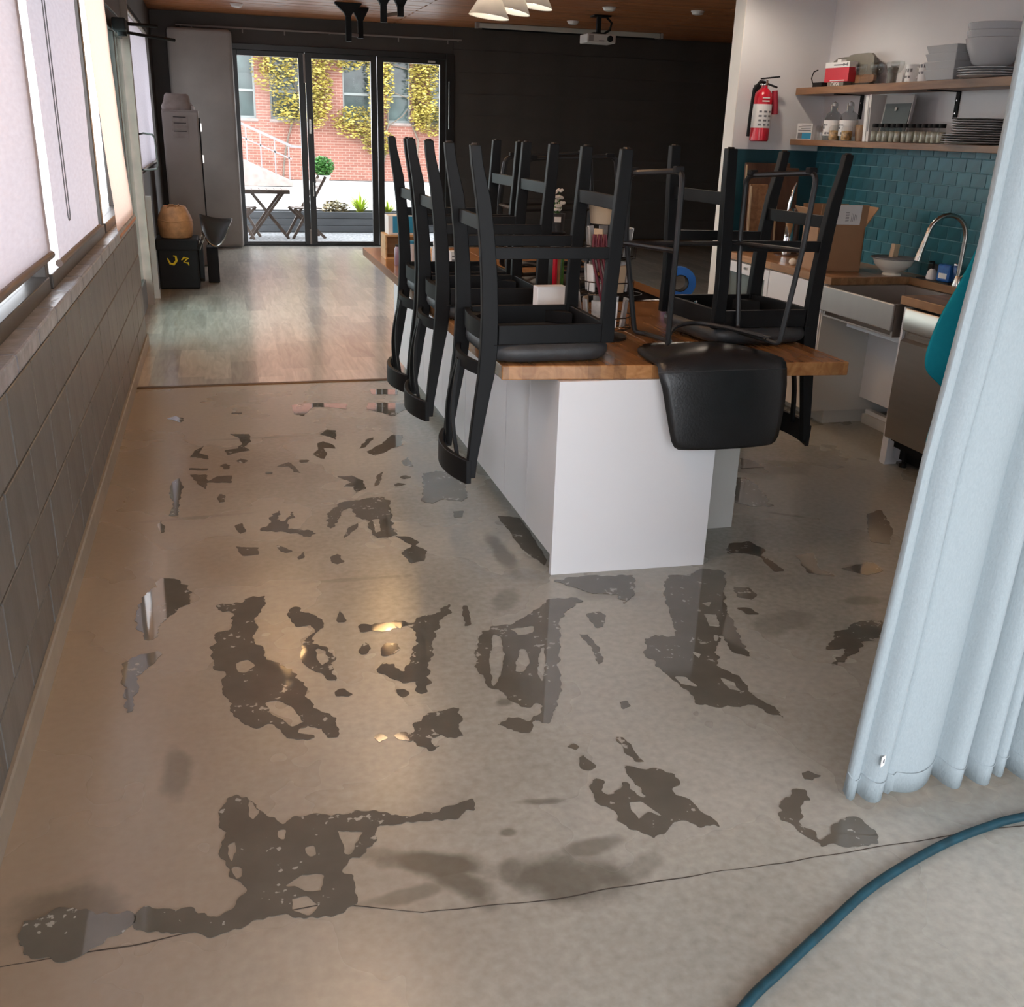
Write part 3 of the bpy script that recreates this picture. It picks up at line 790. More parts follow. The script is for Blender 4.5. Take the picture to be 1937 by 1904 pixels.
SPOTS = [
  [(0.425, 3.022), (0.452, 3.061), (0.492, 3.043), (0.493, 2.998), (0.455, 2.972), (0.43, 2.969)],
  [(0.355, 3.029), (0.382, 3.076), (0.396, 3.055), (0.378, 2.989), (0.358, 2.993)],
  [(0.244, 2.77), (0.269, 2.787), (0.303, 2.749), (0.285, 2.731), (0.249, 2.746)],
  [(0.434, 2.745), (0.462, 2.743), (0.475, 2.71), (0.449, 2.693)],
  [(0.328, 2.493), (0.352, 2.513), (0.37, 2.484), (0.341, 2.464)],
  [(0.308, 3.282), (0.327, 3.339), (0.336, 3.296), (0.335, 3.247), (0.308, 3.243)],
  [(0.778, 3.283), (0.796, 3.279), (0.784, 3.209), (0.775, 3.131), (0.749, 3.117), (0.758, 3.195)],
  [(1.209, 3.118), (1.262, 3.127), (1.278, 3.092), (1.237, 3.009), (1.207, 3.006)],
  [(1.129, 2.974), (1.164, 2.966), (1.167, 2.871), (1.147, 2.768), (1.125, 2.756), (1.141, 2.877)],
  [(1.866, 3.223), (1.925, 3.198), (1.92, 3.129), (1.879, 3.093), (1.837, 3.135)],
  [(1.79, 3.045), (1.837, 3.035), (1.849, 2.979), (1.802, 2.989)],
  [(2.057, 3.629), (2.16, 3.637), (2.181, 3.518), (2.128, 3.487), (2.15, 3.442), (2.147, 3.311), (2.105, 3.32), (2.121, 3.475), (2.044, 3.532), (2.0, 3.528)],
  [(1.026, 2.338), (1.048, 2.333), (1.05, 2.279), (1.061, 2.201), (1.043, 2.205), (1.019, 2.261)],
  [(0.864, 2.323), (0.891, 2.336), (0.903, 2.314), (0.886, 2.298)],
  [(0.883, 2.267), (0.901, 2.276), (0.918, 2.216), (0.896, 2.197), (0.872, 2.214)],
  [(1.474, 2.055), (1.501, 2.055), (1.524, 2.025), (1.483, 2.011), (1.462, 2.022)],
  [(1.104, 2.519), (1.134, 2.519), (1.135, 2.489), (1.104, 2.474)],
  [(0.349, 6.28), (0.453, 6.317), (0.705, 6.267), (0.684, 6.137), (0.556, 6.202), (0.478, 6.215), (0.407, 6.013), (0.356, 6.063)],
  [(0.838, 6.269), (1.109, 6.202), (1.052, 6.077), (0.946, 5.923), (0.806, 6.117)],
  [(0.9, 6.62), (1.08, 6.592), (1.056, 6.447), (0.891, 6.472)],
  [(-0.391, 6.085), (-0.342, 6.138), (-0.288, 6.068), (-0.306, 5.992)],
  [(-0.033, 5.7), (0.076, 5.681), (0.081, 5.537), (0.04, 5.441), (0.071, 5.369), (0.009, 5.347), (-0.048, 5.309), (-0.061, 5.393), (0.001, 5.415), (0.032, 5.511), (0.015, 5.619)],
  [(-0.241, 5.297), (-0.216, 5.421), (-0.17, 5.496), (-0.197, 5.368), (-0.15, 5.312), (-0.15, 5.249), (-0.205, 5.29)],
  [(-0.236, 5.011), (-0.157, 4.997), (-0.148, 4.897), (-0.105, 4.959), (-0.03, 4.959), (-0.036, 4.848), (-0.148, 4.87), (-0.156, 4.777), (-0.181, 4.822)],
  [(-0.086, 5.13), (-0.063, 5.156), (-0.034, 5.12), (-0.042, 5.062), (-0.073, 5.068)],
  [(-0.006, 5.191), (0.016, 5.234), (0.05, 5.197), (0.032, 5.138)],
  [(-0.106, 4.639), (-0.089, 4.694), (-0.066, 4.657), (-0.069, 4.582), (-0.094, 4.575)],
  [(-0.242, 5.114), (-0.144, 5.096), (-0.149, 5.062), (-0.241, 5.085)],
  [(0.193, 5.063), (0.261, 5.127), (0.284, 5.047), (0.308, 4.939), (0.277, 4.959), (0.256, 5.052)],
  [(0.44, 5.439), (0.473, 5.468), (0.525, 5.389), (0.527, 5.321), (0.461, 5.349), (0.469, 5.232), (0.45, 5.139), (0.425, 5.175), (0.393, 5.245), (0.428, 5.305)],
  [(0.467, 5.613), (0.516, 5.697), (0.566, 5.67), (0.546, 5.49), (0.503, 5.57)],
  [(0.653, 5.298), (0.716, 5.461), (0.761, 5.489), (0.697, 5.324)],
  [(0.683, 5.226), (0.795, 5.376), (0.87, 5.524), (0.932, 5.513), (0.899, 5.323), (0.841, 5.281), (0.78, 5.209), (0.722, 5.154)],
  [(0.485, 4.848), (0.558, 4.848), (0.601, 4.755), (0.604, 4.645), (0.543, 4.591), (0.546, 4.683), (0.494, 4.693), (0.544, 4.738)],
  [(-0.034, 4.262), (0.001, 4.288), (0.018, 4.187), (-0.009, 4.161)],
  [(-0.034, 4.024), (0.064, 3.994), (0.057, 3.918), (-0.008, 3.922)],
  [(0.135, 4.009), (0.17, 3.972), (0.196, 3.928), (0.166, 3.915), (0.146, 3.938)],
  [(0.21, 3.858), (0.244, 3.918), (0.238, 3.852), (0.215, 3.829)],
  [(0.344, 3.84), (0.376, 3.862), (0.392, 3.774), (0.364, 3.752), (0.344, 3.774)],
  [(0.642, 4.009), (0.694, 3.987), (0.736, 3.917), (0.706, 3.882), (0.748, 3.814), (0.715, 3.725), (0.658, 3.7), (0.633, 3.818), (0.691, 3.885)],
  [(0.417, 4.023), (0.454, 4.143), (0.51, 4.198), (0.493, 4.135), (0.444, 4.059)],
  [(0.646, 4.664), (0.683, 4.825), (0.719, 4.876), (0.672, 4.687)],
  [(0.84, 5.036), (0.889, 5.091), (0.89, 4.935), (0.846, 4.958)],
  [(0.742, 4.673), (0.772, 4.69), (0.809, 4.666), (0.747, 4.645)],
  [(0.787, 4.777), (0.829, 4.803), (0.851, 4.771), (0.809, 4.744)],
  [(-0.325, 4.745), (-0.318, 4.902), (-0.286, 4.965), (-0.266, 4.838), (-0.276, 4.61), (-0.271, 4.444), (-0.317, 4.441), (-0.298, 4.566)],
  [(-0.362, 4.339), (-0.345, 4.391), (-0.321, 4.256), (-0.339, 4.238)],
  [(0.952, 4.249), (1.004, 4.251), (0.978, 4.173), (0.943, 4.169)],
  [(0.319, 5.147), (0.365, 5.139), (0.353, 5.101), (0.32, 5.107)],
  [(0.135, 4.985), (0.168, 4.979), (0.164, 4.945), (0.135, 4.951)],
  [(-0.016, 6.166), (0.048, 6.148), (0.047, 6.123), (-0.017, 6.133)],
  [(2.703, 4.754), (2.759, 4.677), (2.755, 4.575), (2.618, 4.582)],
  [(2.894, 3.834), (2.99, 3.866), (2.903, 3.639), (2.772, 3.473), (2.707, 3.518), (2.779, 3.664)],
  [(2.284, 3.454), (2.38, 3.464), (2.31, 3.308), (2.331, 3.223), (2.236, 3.269)],
  [(2.398, 3.289), (2.575, 3.325), (2.565, 3.227), (2.468, 3.205)],
  [(1.141, 4.16), (1.241, 4.106), (1.215, 3.619), (1.188, 3.569), (1.149, 3.746)],
]
CRACK = [(-0.63, 1.831), (-0.521, 1.838), (-0.29, 1.835), (-0.103, 1.842), (0.131, 1.858), (0.337, 1.776), (0.374, 1.775), (0.644, 1.747), (0.75, 1.748), (0.911, 1.745), (1.23, 1.731), (1.499, 1.728), (1.933, 1.711), (2.379, 1.696)]
# ================================================================ SETTING
def struct(name, bm, m, label=None, cat=None, parent=None, **kw):
    o = bm.build(name, m, parent, **kw)
    if parent is None:
        tag(o, label, cat, None, 'structure')
    return o

# ---- floors
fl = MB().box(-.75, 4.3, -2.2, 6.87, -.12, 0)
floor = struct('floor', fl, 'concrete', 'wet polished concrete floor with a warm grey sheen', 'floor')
cr = MB()
for i in range(len(CRACK) - 1):
    (x0, y0), (x1, y1) = CRACK[i], CRACK[i + 1]
    k = 12
    for j in range(k):
        a, b = j / k, (j + 1) / k
        def q(t):
            x, y = x0 + (x1 - x0) * t, y0 + (y1 - y0) * t
            return x, y + .006 * noise.noise(Vector((x * 9, y * 3, 0)))
        (ax, ay), (bx, by) = q(a), q(b)
        w0, w1 = .0016 + .0012 * noise.noise(Vector((ax * 5, 3, 0))), .0016 + .0012 * noise.noise(Vector((bx * 5, 3, 0)))
        cr.box(0, 0, 0, 0, 0, 0) if False else cr.add([(ax, ay - w0, .0006), (bx, by - w1, .0006), (bx, by + w1, .0006), (ax, ay + w0, .0006)], [(0, 1, 2, 3)])
struct('floor_crack', cr, 'crack', parent=floor)
fl2 = struct('floor_2', MB().box(-.9, 9.1, 6.87, 15.4, -.12, .004), 'vinyl', 'pale wood-grain vinyl plank floor shining towards the glass doors', 'floor')
struct('trim_1', MB().prism([(6.845, 0), (6.855, .007), (6.885, .008), (6.895, .0042)], 'x', -.615, 3.46), 'strip', 'thin brown transition strip between concrete and wood floor', 'floor strip')

# ---- ceiling: boards running across the room
ceil = struct('ceiling', MB().box(-.95, 9.1, -2.2, 15.4, 3.032, 3.2), 'ceil', 'red-brown cedar board ceiling', 'ceiling')
pl_a = MB().box(-3.3, 3.3, -.068, .068, -.011, .011).build('plank', 'ceil', ceil, world=False)
pl_b = MB().box(-1.7, 1.7, -.068, .068, -.011, .011).build('plank', 'ceil', ceil, world=False)
rowi = 0
y = -2.1
first = [True, True]
while y < 15.2:
    xs = [(2.35, 0), (7.37, 1)] if rowi % 2 == 0 else [(.78, 1), (5.8, 0)]
    for xx, k in xs:
        src = (pl_a, pl_b)[k]
        dz = random.uniform(-.0015, .0015)
        if first[k]:
            src.location = (xx, y, 3.021 + dz)
            first[k] = False
        else:
            piece('plank', src, ceil, (xx, y, 3.021 + dz))
    y += .142
    rowi += 1

# ---- wall with the windows: painted block dado, sill, frames
wl = thing('wall_left', 'dark grey painted concrete block dado wall below the windows', 'wall', kind='structure')
MB().box(-.80, -.627, -2.2, 8.30, 0, .935).build('core', 'mortar', wl)
BL, BH = .42, .2325
ba = MB().box(-.004, .006, -BL / 2 + .004, BL / 2 - .004, -BH / 2 + .004, BH / 2 - .004).build('block', 'block', wl, bevel=.003, seg=1, world=False)
bh = MB().box(-.004, .006, -BL / 4 + .004, BL / 4 - .004, -BH / 2 + .004, BH / 2 - .004).build('block', 'block', wl, bevel=.003, seg=1, world=False)
usedb = [False, False]
for c in range(4):
    yy = -2.2
    offs = c % 2
    while yy < 8.28:
        half = (offs and yy == -2.2) or (yy + BL > 8.31)
        L = BL / 2 if half else BL
        loc = (-.627 + random.uniform(-.0008, .0012), yy + L / 2, .005 + BH * (c + .5))
        k = 1 if half else 0
        if not usedb[k]:
            (ba, bh)[k].location = loc
            usedb[k] = True
        else:
            piece('block', (ba, bh)[k], wl, loc)
        yy += L
# worn ledge blocks on top of the dado
yy = -2.2
lb = None
while yy < 8.26:
    loc = (-.705, yy + .21, .966)
    if lb is None:
        rows = []
        lb = MB().box(-.095, .085, -.208, .208, -.031, .031).build('ledge_block', 'sill', wl, bevel=.008, world=False)
        lb.location = loc
    else:
        piece('ledge_block', lb, wl, loc)
    yy += .42
struct('baseboard_left', MB().prism([(-.621, 0), (-.607, 0), (-.607, .085), (-.611, .094), (-.621, .094)], 'y', -2.2, 8.30), 'basebd', 'taupe painted baseboard along the block wall', 'baseboard')

def window(name, y0, y1, z0, z1, label, xi=-.70, midrail=None):
    w = thing(name, label, 'window', (xi - .05, y0, z0), kind='structure')
    x0, x1 = xi - .09, xi
    MB().box(x0, x1, y0, y0 + .04, z0, z1).build('jamb', 'bronze', w, bevel=.004)
    MB().box(x0, x1, y1 - .04, y1, z0, z1).build('jamb', 'bronze', w, bevel=.004)
    MB().box(x0, x1 + .012, y0 + .04, y1 - .04, z0, z0 + .06).build('bottom_rail', 'bronze', w, bevel=.004)
    MB().box(x0, x1, y0 + .04, y1 - .04, z1 - .07, z1).build('top_rail', 'bronze', w, bevel=.004)
    if midrail:
        MB().box(x0 + .01, x1 - .01, y0 + .04, y1 - .04, midrail, midrail + .05).build('glazing_bar', 'bronze', w, bevel=.003)
    MB().box(x0 + .04, x0 + .048, y0 + .04, y1 - .04, z0 + .06, z1 - .07).build('pane', 'pane', w)
    return w
window('window_5', -2.2, .30, .997, 2.72, 'unshaded window behind the camera')
window('window_1', .30, 4.53, .997, 2.72, 'long window behind the nearest roller blind', midrail=1.12)
window('window_2', 4.53, 6.80, .997, 2.72, 'window behind the middle roller blind with the hanging bead chain')
window('window_3', 6.80, 8.30, .997, 2.72, 'window behind the peach roller blind with a tinted pane beside it')
struct('wall_left_top', MB().box(-.85, -.66, -2.2, 10.3, 2.72, 3.03), 'charcoal', 'dark wall band above the windows', 'wall')

# side entrance beyond the dado
dr = thing('door_1', 'side entrance with bronze post and tinted glass leaf beyond the block wall', 'door', (-.7, 8.6, 0), kind='structure')
MB().box(-.80, -.71, 8.31, 8.40, 0, 2.72).build('jamb', 'bronze', dr, bevel=.004)
MB().box(-.76, -.72, 8.40, 10.16, 0, .25).build('bottom_rail', 'bronze', dr, bevel=.004)
MB().box(-.76, -.72, 8.40, 10.16, 2.32, 2.45).build('top_rail', 'bronze', dr, bevel=.004)
MB().box(-.76, -.72, 9.24, 9.32, .25, 2.32).build('meeting_stile', 'bronze', dr, bevel=.004)
MB().box(-.745, -.737, 8.40, 10.16, .25, 2.32).build('pane', 'tealpane', dr)
MB().box(-.80, -.72, 8.40, 10.16, 2.47, 2.72).build('transom', 'bronze', dr, bevel=.004)
MB().box(-.775, -.665, 10.2, 10.3, 0, 2.72).build('post', 'brownpost', dr, bevel=.004)
MB().box(-.84, -.775, 10.16, 10.3, 0, 2.72).build('post_back', 'bronze', dr)
dh = MB().tube([(-.66, 10.25, 1.54), (-.62, 10.2, 1.55), (-.545, 10.15, 1.54), (-.525, 10.15, 1.51), (-.515, 10.15, 1.28), (-.53, 10.15, 1.245), (-.63, 10.2, 1.23), (-.66, 10.25, 1.23)], .009).build('handle', 'bronze', dr, smooth=True)
MB().box(-.70, -.60, 8.9, 9.2, 2.30, 2.39).build('closer_body', 'black', dr, bevel=.01)
MB().tube([(-.64, 9.05, 2.36), (-.52, 9.3, 2.375), (-.40, 9.5, 2.385)], .013).tube([(-.64, 9.05, 2.30), (-.45, 9.4, 2.30), (-.27, 9.6, 2.295)], .012).lathe([(.035, 0), (.035, .07)], (-.64, 9.05, 2.27), 10).build('closer_arm', 'black', dr, smooth=True)
struct('trim_2', MB().box(-.715, -.635, 10.58, 10.64, .085, .975).box(-.722, -.628, 10.573, 10.647, 0, .088), 'palepost', 'short pale grey post with a square foot beside the side entrance', 'post', bevel=.003)
struct('wall_left_2', MB().box(-.95, -.725, 10.3, 15.3, 0, 1.15).box(-.95, -.725, 10.3, 15.3, 2.70, 3.03).box(-.95, -.725, 14.40, 15.3, 1.15, 2.70), 'charcoal', 'dark wall stretch beyond the side entrance', 'wall')
window('window_4', 10.32, 14.38, 1.16, 2.69, 'far window beyond the side entrance', xi=-.78)

# ---- roller blinds (things)
def blind(name, y0, y1, z0, z1, x, m, barm, label, lean=0.0, chain=None, rip=.004, slot=None):
    b = thing(name, label, 'window blind', (x, (y0 + y1) / 2, z0), group=None)
    rows = []
    for i in range(41):
        t = i / 40
        z = z1 + (z0 - z1) * t
        row = []
        for j in range(13):
            u = j / 12
            yy = y0 + (y1 - y0) * u
            row.append((x + lean * t * t + rip * noise.noise(Vector((yy * 3, z * 5, x))), yy, z))
        rows.append(row)
    MB().grid(rows).build('fabric', m, b, smooth=True)
    MB().tube([(x + lean, y0 - .01, z0 - .008), (x + lean, y1 + .01, z0 - .008)], .016, 10).build('bottom_bar', barm, b, smooth=True)
    MB().tube([(x - .01, y0 - .01, z1 + .02), (x - .01, y1 + .01, z1 + .02)], .03, 12).build('roller', 'projwhite', b, smooth=True)
    if chain:
        yc, zb = chain
        MB().tube([(x + .02, yc, z1), (x + .02, yc, zb + .02), (x + .02, yc + .02, zb), (x + .02, yc + .05, zb), (x + .02, yc + .07, zb + .02), (x + .02, yc + .07, z1)], .0028, 6).build('bead_chain', 'print', b, smooth=True)
    return b
blind('roller_blind', .33, 4.57, 1.145, 2.66, -.685, 'blind', 'blindbar', 'pale roller blind hanging above the dark sill gap, nearest the long crack in the floor')
blind('roller_blind', 4.78, 6.42, 1.085, 2.66, -.685, 'blind', 'blindbar', 'pale roller blind with a hanging bead chain loop', chain=(5.06, 1.23))
blind('roller_blind', 6.95, 8.28, .975, 2.66, -.685, 'blindwarm', 'orangebar', 'peach-tinted roller blind with an orange bar resting on the ledge', lean=.055)
blind('roller_blind', 11.05, 14.15, 1.185, 2.62, -.74, 'blind', 'projwhite', 'far pale roller blind beyond the brown door post')

# ---- back wall and its folding glass doors
wb = struct('wall_back', MB().box(-.95, .25, 15.23, 15.4, 0, 3.03).box(3.32, 9.1, 15.23, 15.4, 0, 3.03).box(.25, 3.32, 15.23, 15.4, 2.66, 3.03), 'charcoal', 'charcoal painted board wall at the far end', 'wall')
bd = None
i = 0
z = .12
while z < 2.95:
    loc = (6.2, 15.226 + random.uniform(-.001, .001), z + .143)
    if bd is None:
        bd = MB().box(-2.85, 2.85, -.012, .012, -.1425, .1425).build('board', 'charcoal', wb, world=False)
        bd.location = loc
    else:
        piece('board', bd, wb, loc)
    z += .29
struct('baseboard_back', MB().box(3.5, 9.0, 15.195, 15.214, 0, .115), 'strip', 'brown baseboard on the charcoal wall', 'baseboard', bevel=.003)
d2 = thing('door_2', 'black framed folding glass doors opening on the patio', 'door', (1.75, 15.25, 0), kind='structure')
MB().box(.22, .30, 15.17, 15.36, 0, 2.66).build('jamb', 'darkframe', d2, bevel=.004)
MB().box(3.24, 3.36, 15.17, 15.36, 0, 2.66).build('jamb', 'darkframe', d2, bevel=.004)
MB().box(.30, 3.24, 15.17, 15.36, 2.585, 2.66).build('head', 'darkframe', d2, bevel=.004)
MB().box(.30, 3.24, 15.17, 15.36, 0, .02).build('threshold', 'darkframe', d2)
for k, (gx0, gx1) in enumerate(((.359, 1.169), (1.348, 2.164), (2.342, 3.152))):
    x0, x1 = gx0 - .085, gx1 + .085
    MB().box(x0, gx0, 15.20, 15.26, .02, 2.585).build('stile', 'darkframe', d2, bevel=.003)
    MB().box(gx1, x1, 15.20, 15.26, .02, 2.585).build('stile', 'darkframe', d2, bevel=.003)
    MB().box(gx0, gx1, 15.20, 15.26, .02, .066).build('bottom_rail', 'darkframe', d2, bevel=.003)
    MB().box(gx0, gx1, 15.20, 15.26, 2.515, 2.585).build('top_rail', 'darkframe', d2, bevel=.003)
    MB().box(gx0, gx1, 15.226, 15.232, .066, 2.515).build('pane', 'pane', d2)
MB().box(1.235, 1.262, 15.165, 15.198, 2.20, 2.57).box(1.235, 1.262, 15.165, 15.198, .03, .24).build('hinge', 'locker', d2, bevel=.004)
MB().box(1.28, 1.31, 15.15, 15.198, 1.54, 1.74).build('handle', 'nickel', d2, bevel=.006)
MB().box(1.30, 1.315, 15.15, 15.198, .70, .90).build('handle', 'nickel', d2, bevel=.004)
MB().box(2.98, 3.08, 15.17, 15.198, 2.535, 2.56).build('maker_plate', 'projwhite', d2)
MB().tube([(3.28, 15.16, 1.66), (3.28, 15.16, 2.3)], .007).build('pull_rod', 'nickel', d2, smooth=True)

# ---- kitchen alcove walls
we = struct('wall_end', MB().box(3.465, 4.3, 6.69, 6.84, 1.602, 3.03).box(3.465, 4.3, 6.69, 6.84, 0, 1.602), 'white', 'short white wall end carrying the fire extinguisher', 'wall')
MB().box(3.46, 3.466, 6.692, 6.838, 0, 3.03).build('end_face', 'cream', we)
MB().box(3.47, 4.14, 6.678, 6.69, .90, 1.60).build('splash_panel', 'teal_shaded', we)
wr = struct('wall_right', MB().box(4.14, 4.3, -2.2, 6.69, 0, 3.03), 'white', 'white kitchen wall with teal tile splashback and shelves', 'wall')
MB().box(4.134, 4.14, 3.2, 6.69, .905, 1.655).build('grout_bed', 'grout', wr)
TW, TH = .122, .0762
tl = None
tlh = None
for r_ in range(10):
    z = .914 + TH * (r_ + .5)
    yy = 6.69 if r_ % 2 == 0 else 6.69 + TW / 2
    while yy > 3.75:
        y1 = min(yy, 6.688)
        cy = (y1 + yy - TW) / 2
        if y1 - (yy - TW) > TW * .9:
            loc = (4.134, cy, z)
            if tl is None:
                tl = MB().box(-.0035, .004, -TW / 2 + .0018, TW / 2 - .0018, -TH / 2 + .0018, TH / 2 - .0018).build('tile', 'teal_tile', wr, bevel=.0016, seg=1, world=False)
                tl.location = loc
            else:
                piece('tile', tl, wr, (4.134 + random.uniform(-.0006, .0006), cy, z))
        else:
            loc = (4.134, cy, z)
            if tlh is None:
                tlh = MB().box(-.0035, .004, -TW / 4 + .0018, TW / 4 - .0018, -TH / 2 + .0018, TH / 2 - .0018).build('tile', 'teal_tile', wr, bevel=.0016, seg=1, world=False)
                tlh.location = loc
            else:
                piece('tile', tlh, wr, loc)
        yy -= TW
struct('wall_right_2', MB().box(8.95, 9.1, 6.69, 15.3, 0, 3.03).box(4.3, 9.1, 6.69, 6.84, 0, 3.03), 'charcoal', 'dark wall of the far room, hidden behind the kitchen', 'wall')

# ---- outside: yard, patio, brick building
struct('ground', MB().box(-40, 60, -40, -2.2, -.16, -.02).box(-40, -.95, -2.2, 60, -.16, -.02).box(9.1, 60, -2.2, 60, -.16, -.02).box(-.95, 9.1, 15.4, 60, -.16, -.02), 'pavement', 'pale sunlit pavement around the building', 'pavement')
struct('patio', MB().box(-1.5, 5.5, 15.42, 17.2, -.02, .0), 'gravel', 'light gravel patio strip outside the glass doors', 'patio')

bk = thing('brick_building', 'red brick building with tall windows and climbing vine across the yard', 'building', (4, 34.5, 0))
YB = 34.0
wins = [(.62, 1.28), (1.72, 2.62), (3.95, 4.85), (5.35, 6.1), (6.75, 7.9)]
zb0, zb1 = 1.78, 3.75
bw = MB()
bw.box(.1, 14, YB, YB + .4, 0, zb0)
bw.box(.1, 14, YB, YB + .4, zb1, 9)
xs = [.1] + [v for w_ in wins for v in w_] + [14]
for k in range(0, len(xs), 2):
    bw.box(xs[k], xs[k + 1], YB, YB + .4, zb0, zb1)
bw.build('wall', 'brick', bk)
MB().box(.1, 14, YB - .05, YB, 0, .45).build('plinth', 'brick', bk)
for (a, b) in wins:
    f = MB()
    for (x0, x1, z0, z1) in ((a, a + .06, zb0, zb1), (b - .06, b, zb0, zb1), (a + .06, b - .06, zb0, zb0 + .07), (a + .06, b - .06, zb1 - .07, zb1), (a + .06, b - .06, 2.55, 2.62)):
        f.box(x0, x1, YB + .12, YB + .2, z0, z1)
    fo = f.build('window', 'winwhite', bk)
    MB().box(a + .06, b - .06, YB + .17, YB + .18, zb0 + .07, zb1 - .07).build('pane', 'windark', fo)
    MB().box(a - .05, b + .05, YB - .04, YB + .1, zb0 - .08, zb0).build('window_sill', 'rampconc', bk)

def leaf_cloud(name, m, label, cat, blobs, n, size, seed, kind='stuff', parent=None):
    rnd = random.Random(seed)
    mb = MB()
    tot = sum(b[-1] for b in blobs)
    for b in blobs:
        (cx, cy, cz, rx, ry, rz, w_) = b
        for _ in range(int(n * w_ / tot)):
            while True:
                a = [rnd.uniform(-1, 1) for _ in range(3)]
                if a[0] ** 2 + a[1] ** 2 + a[2] ** 2 < 1:
                    break
            c = Vector((cx + a[0] * rx, cy + a[1] * ry, cz + a[2] * rz))
            s_ = size * rnd.uniform(.6, 1.3)
            mt = Matrix.Rotation(rnd.uniform(0, 6.28), 3, 'Z') @ Matrix.Rotation(rnd.uniform(-1.2, 1.2), 3, 'X')
            pts = [mt @ Vector(p) for p in ((-.5 * s_, 0, 0), (0, -.28 * s_, .06 * s_), (.5 * s_, 0, 0), (0, .28 * s_, .06 * s_))]
            mb.add([c + p for p in pts], [(0, 1, 2, 3)])
    o = mb.build(name, m, parent)
    if kind:
        o['kind'] = kind
    if parent is None:
        tag(o, label, cat)
    return o
vine = thing('vine', 'yellow autumn vine climbing over the brick building', 'vine', (5, YB - .2, 0))
leaf_cloud('foliage', 'leafyellow', None, None, [
    (1.9, YB - .26, 3.3, .75, .12, .9, 1.0), (3.1, YB - .26, 2.6, .55, .12, 1.1, 1.6), (2.4, YB - .26, 2.1, .7, .1, .5, .7), (3.9, YB - .28, 3.7, .9, .15, .5, 1.0),
    (5.1, YB - .28, 3.0, .45, .15, 1.1, 1.4), (4.4, YB - .26, 1.75, .9, .1, .5, 1.1), (5.0, YB - .26, 1.2, .55, .1, .45, .6), (6.45, YB - .28, 2.9, .5, .16, 1.3, 1.8),
    (6.8, YB - .28, 1.9, .8, .12, .5, .9), (7.6, YB - .28, 2.6, .55, .14, 1.4, 1.2), (7.2, YB - .28, 3.7, 1.0, .15, .5, .9), (2.2, YB - .26, 3.9, 1.4, .15, .5, .9),
    (5.6, YB - .27, 3.9, 1.2, .14, .4, .8), (8.4, YB - .27, 2.8, .6, .14, 1.3, .6)], 12500, .125, 3, parent=vine)
stb = MB()
rv = random.Random(5)
for sx in (2.0, 3.1, 5.0, 6.5, 7.4):
    p = Vector((sx, YB - .07, 0))
    pts = [p.copy()]
    for k in range(9):
        p = p + Vector((rv.uniform(-.16, .16), 0, .42))
        pts.append(p.copy())
    stb.tube(pts, .03, 6)
    for k in range(3):
        q0 = pts[4 + k * 2 - (1 if k else 0)]
        stb.tube([q0, q0 + Vector((rv.uniform(-.5, .5), 0, .3)), q0 + Vector((rv.uniform(-.9, .9), -.02, .6))], .018, 5)
stb.build('stem', 'bark', vine)

# ramp with railing
rm = thing('ramp', 'concrete ramp with grey handrail in front of the brick building', 'ramp', (1.0, 30.5, 0))
MB().prism([(.4, 0), (2.05, 0), (2.05, .12), (.4, .81)], 'y', 30.2, 31.4).build('slope', 'rampconc', rm)
for k in range(5):
    x = .45 + k * .38
    zt = 1.35 - (x + .9) * .417
    MB().box(x - .018, x + .018, 30.25, 30.285, zt, zt + .95).build('post', 'railgrey', rm)
MB().bar((.4, 30.27, 1.758), (2.05, 30.27, 1.07), .06, .07).bar((.4, 30.27, 1.408), (2.05, 30.27, .72), .04, .04).bar((2.05, 30.27, 1.07), (2.35, 30.27, 1.05), .06, .06).build('handrail', 'railgrey', rm)

# planter
pt = thing('planter', 'long low grey-stained board planter at the edge of the patio', 'planter', (2.3, 17.3, 0))
for k in range(3):
    MB().box(-1.2, 5.6, 17.22 + random.uniform(-.003, .003), 17.26, .005 + k * .108, .107 + k * .108).build('board', 'planter', pt, bevel=.004)
for x in (-1.2, 1.1, 3.4, 5.5):
    MB().box(x, x + .09, 17.265, 17.33, 0, .32).build('post', 'planter', pt)
MB().box(-1.2, 5.6, 17.70, 17.74, 0, .32).build('board', 'planter', pt)
MB().box(-1.18, 5.58, 17.262, 17.70, .0, .27).build('soil', 'soil', pt)

def grass_tuft(name, c, n, h, m, label, seed, spread=1.15, cat='plant'):
    rnd = random.Random(seed)
    mb = MB()
    for k in range(n):
        a = rnd.uniform(0, 6.283)
        L = h * rnd.uniform(.6, 1.1)
        lean = rnd.uniform(.3, spread)
        d = Vector((math.cos(a), math.sin(a), 0))
        sd = Vector((-d.y, d.x, 0)) * .018
        vs = []
        for j in range(6):
            t = j / 5
            p = Vector(c) + d * (L * lean * t * (0.5 + .7 * t)) + Vector((0, 0, L * (t - .35 * lean * t * t)))
            wv = sd * (1 - t * .92)
            vs += [p - wv, p + wv]
        mb.add(vs, [(2 * j, 2 * j + 1, 2 * j + 3, 2 * j + 2) for j in range(5)])
    o = mb.build(name, m)
    return tag(o, label, cat)
grass_tuft('grass_tuft', (2.27, 17.48, .25), 90, .46, 'leaflime', 'spiky lime-green grass tuft in the grey planter', 4)
grass_tuft('grass_tuft', (2.74, 17.48, .25), 60, .34, 'leaflime', 'smaller pale grass tuft in the grey planter, half hidden by the stool legs', 9)
sh = leaf_cloud('low_shrub', 'leafbrown', 'russet low shrub in the grey planter beside the folding chair', 'plant', [(1.86, 17.48, .37, .24, .16, .13, 1)], 420, .07, 12, kind=None)

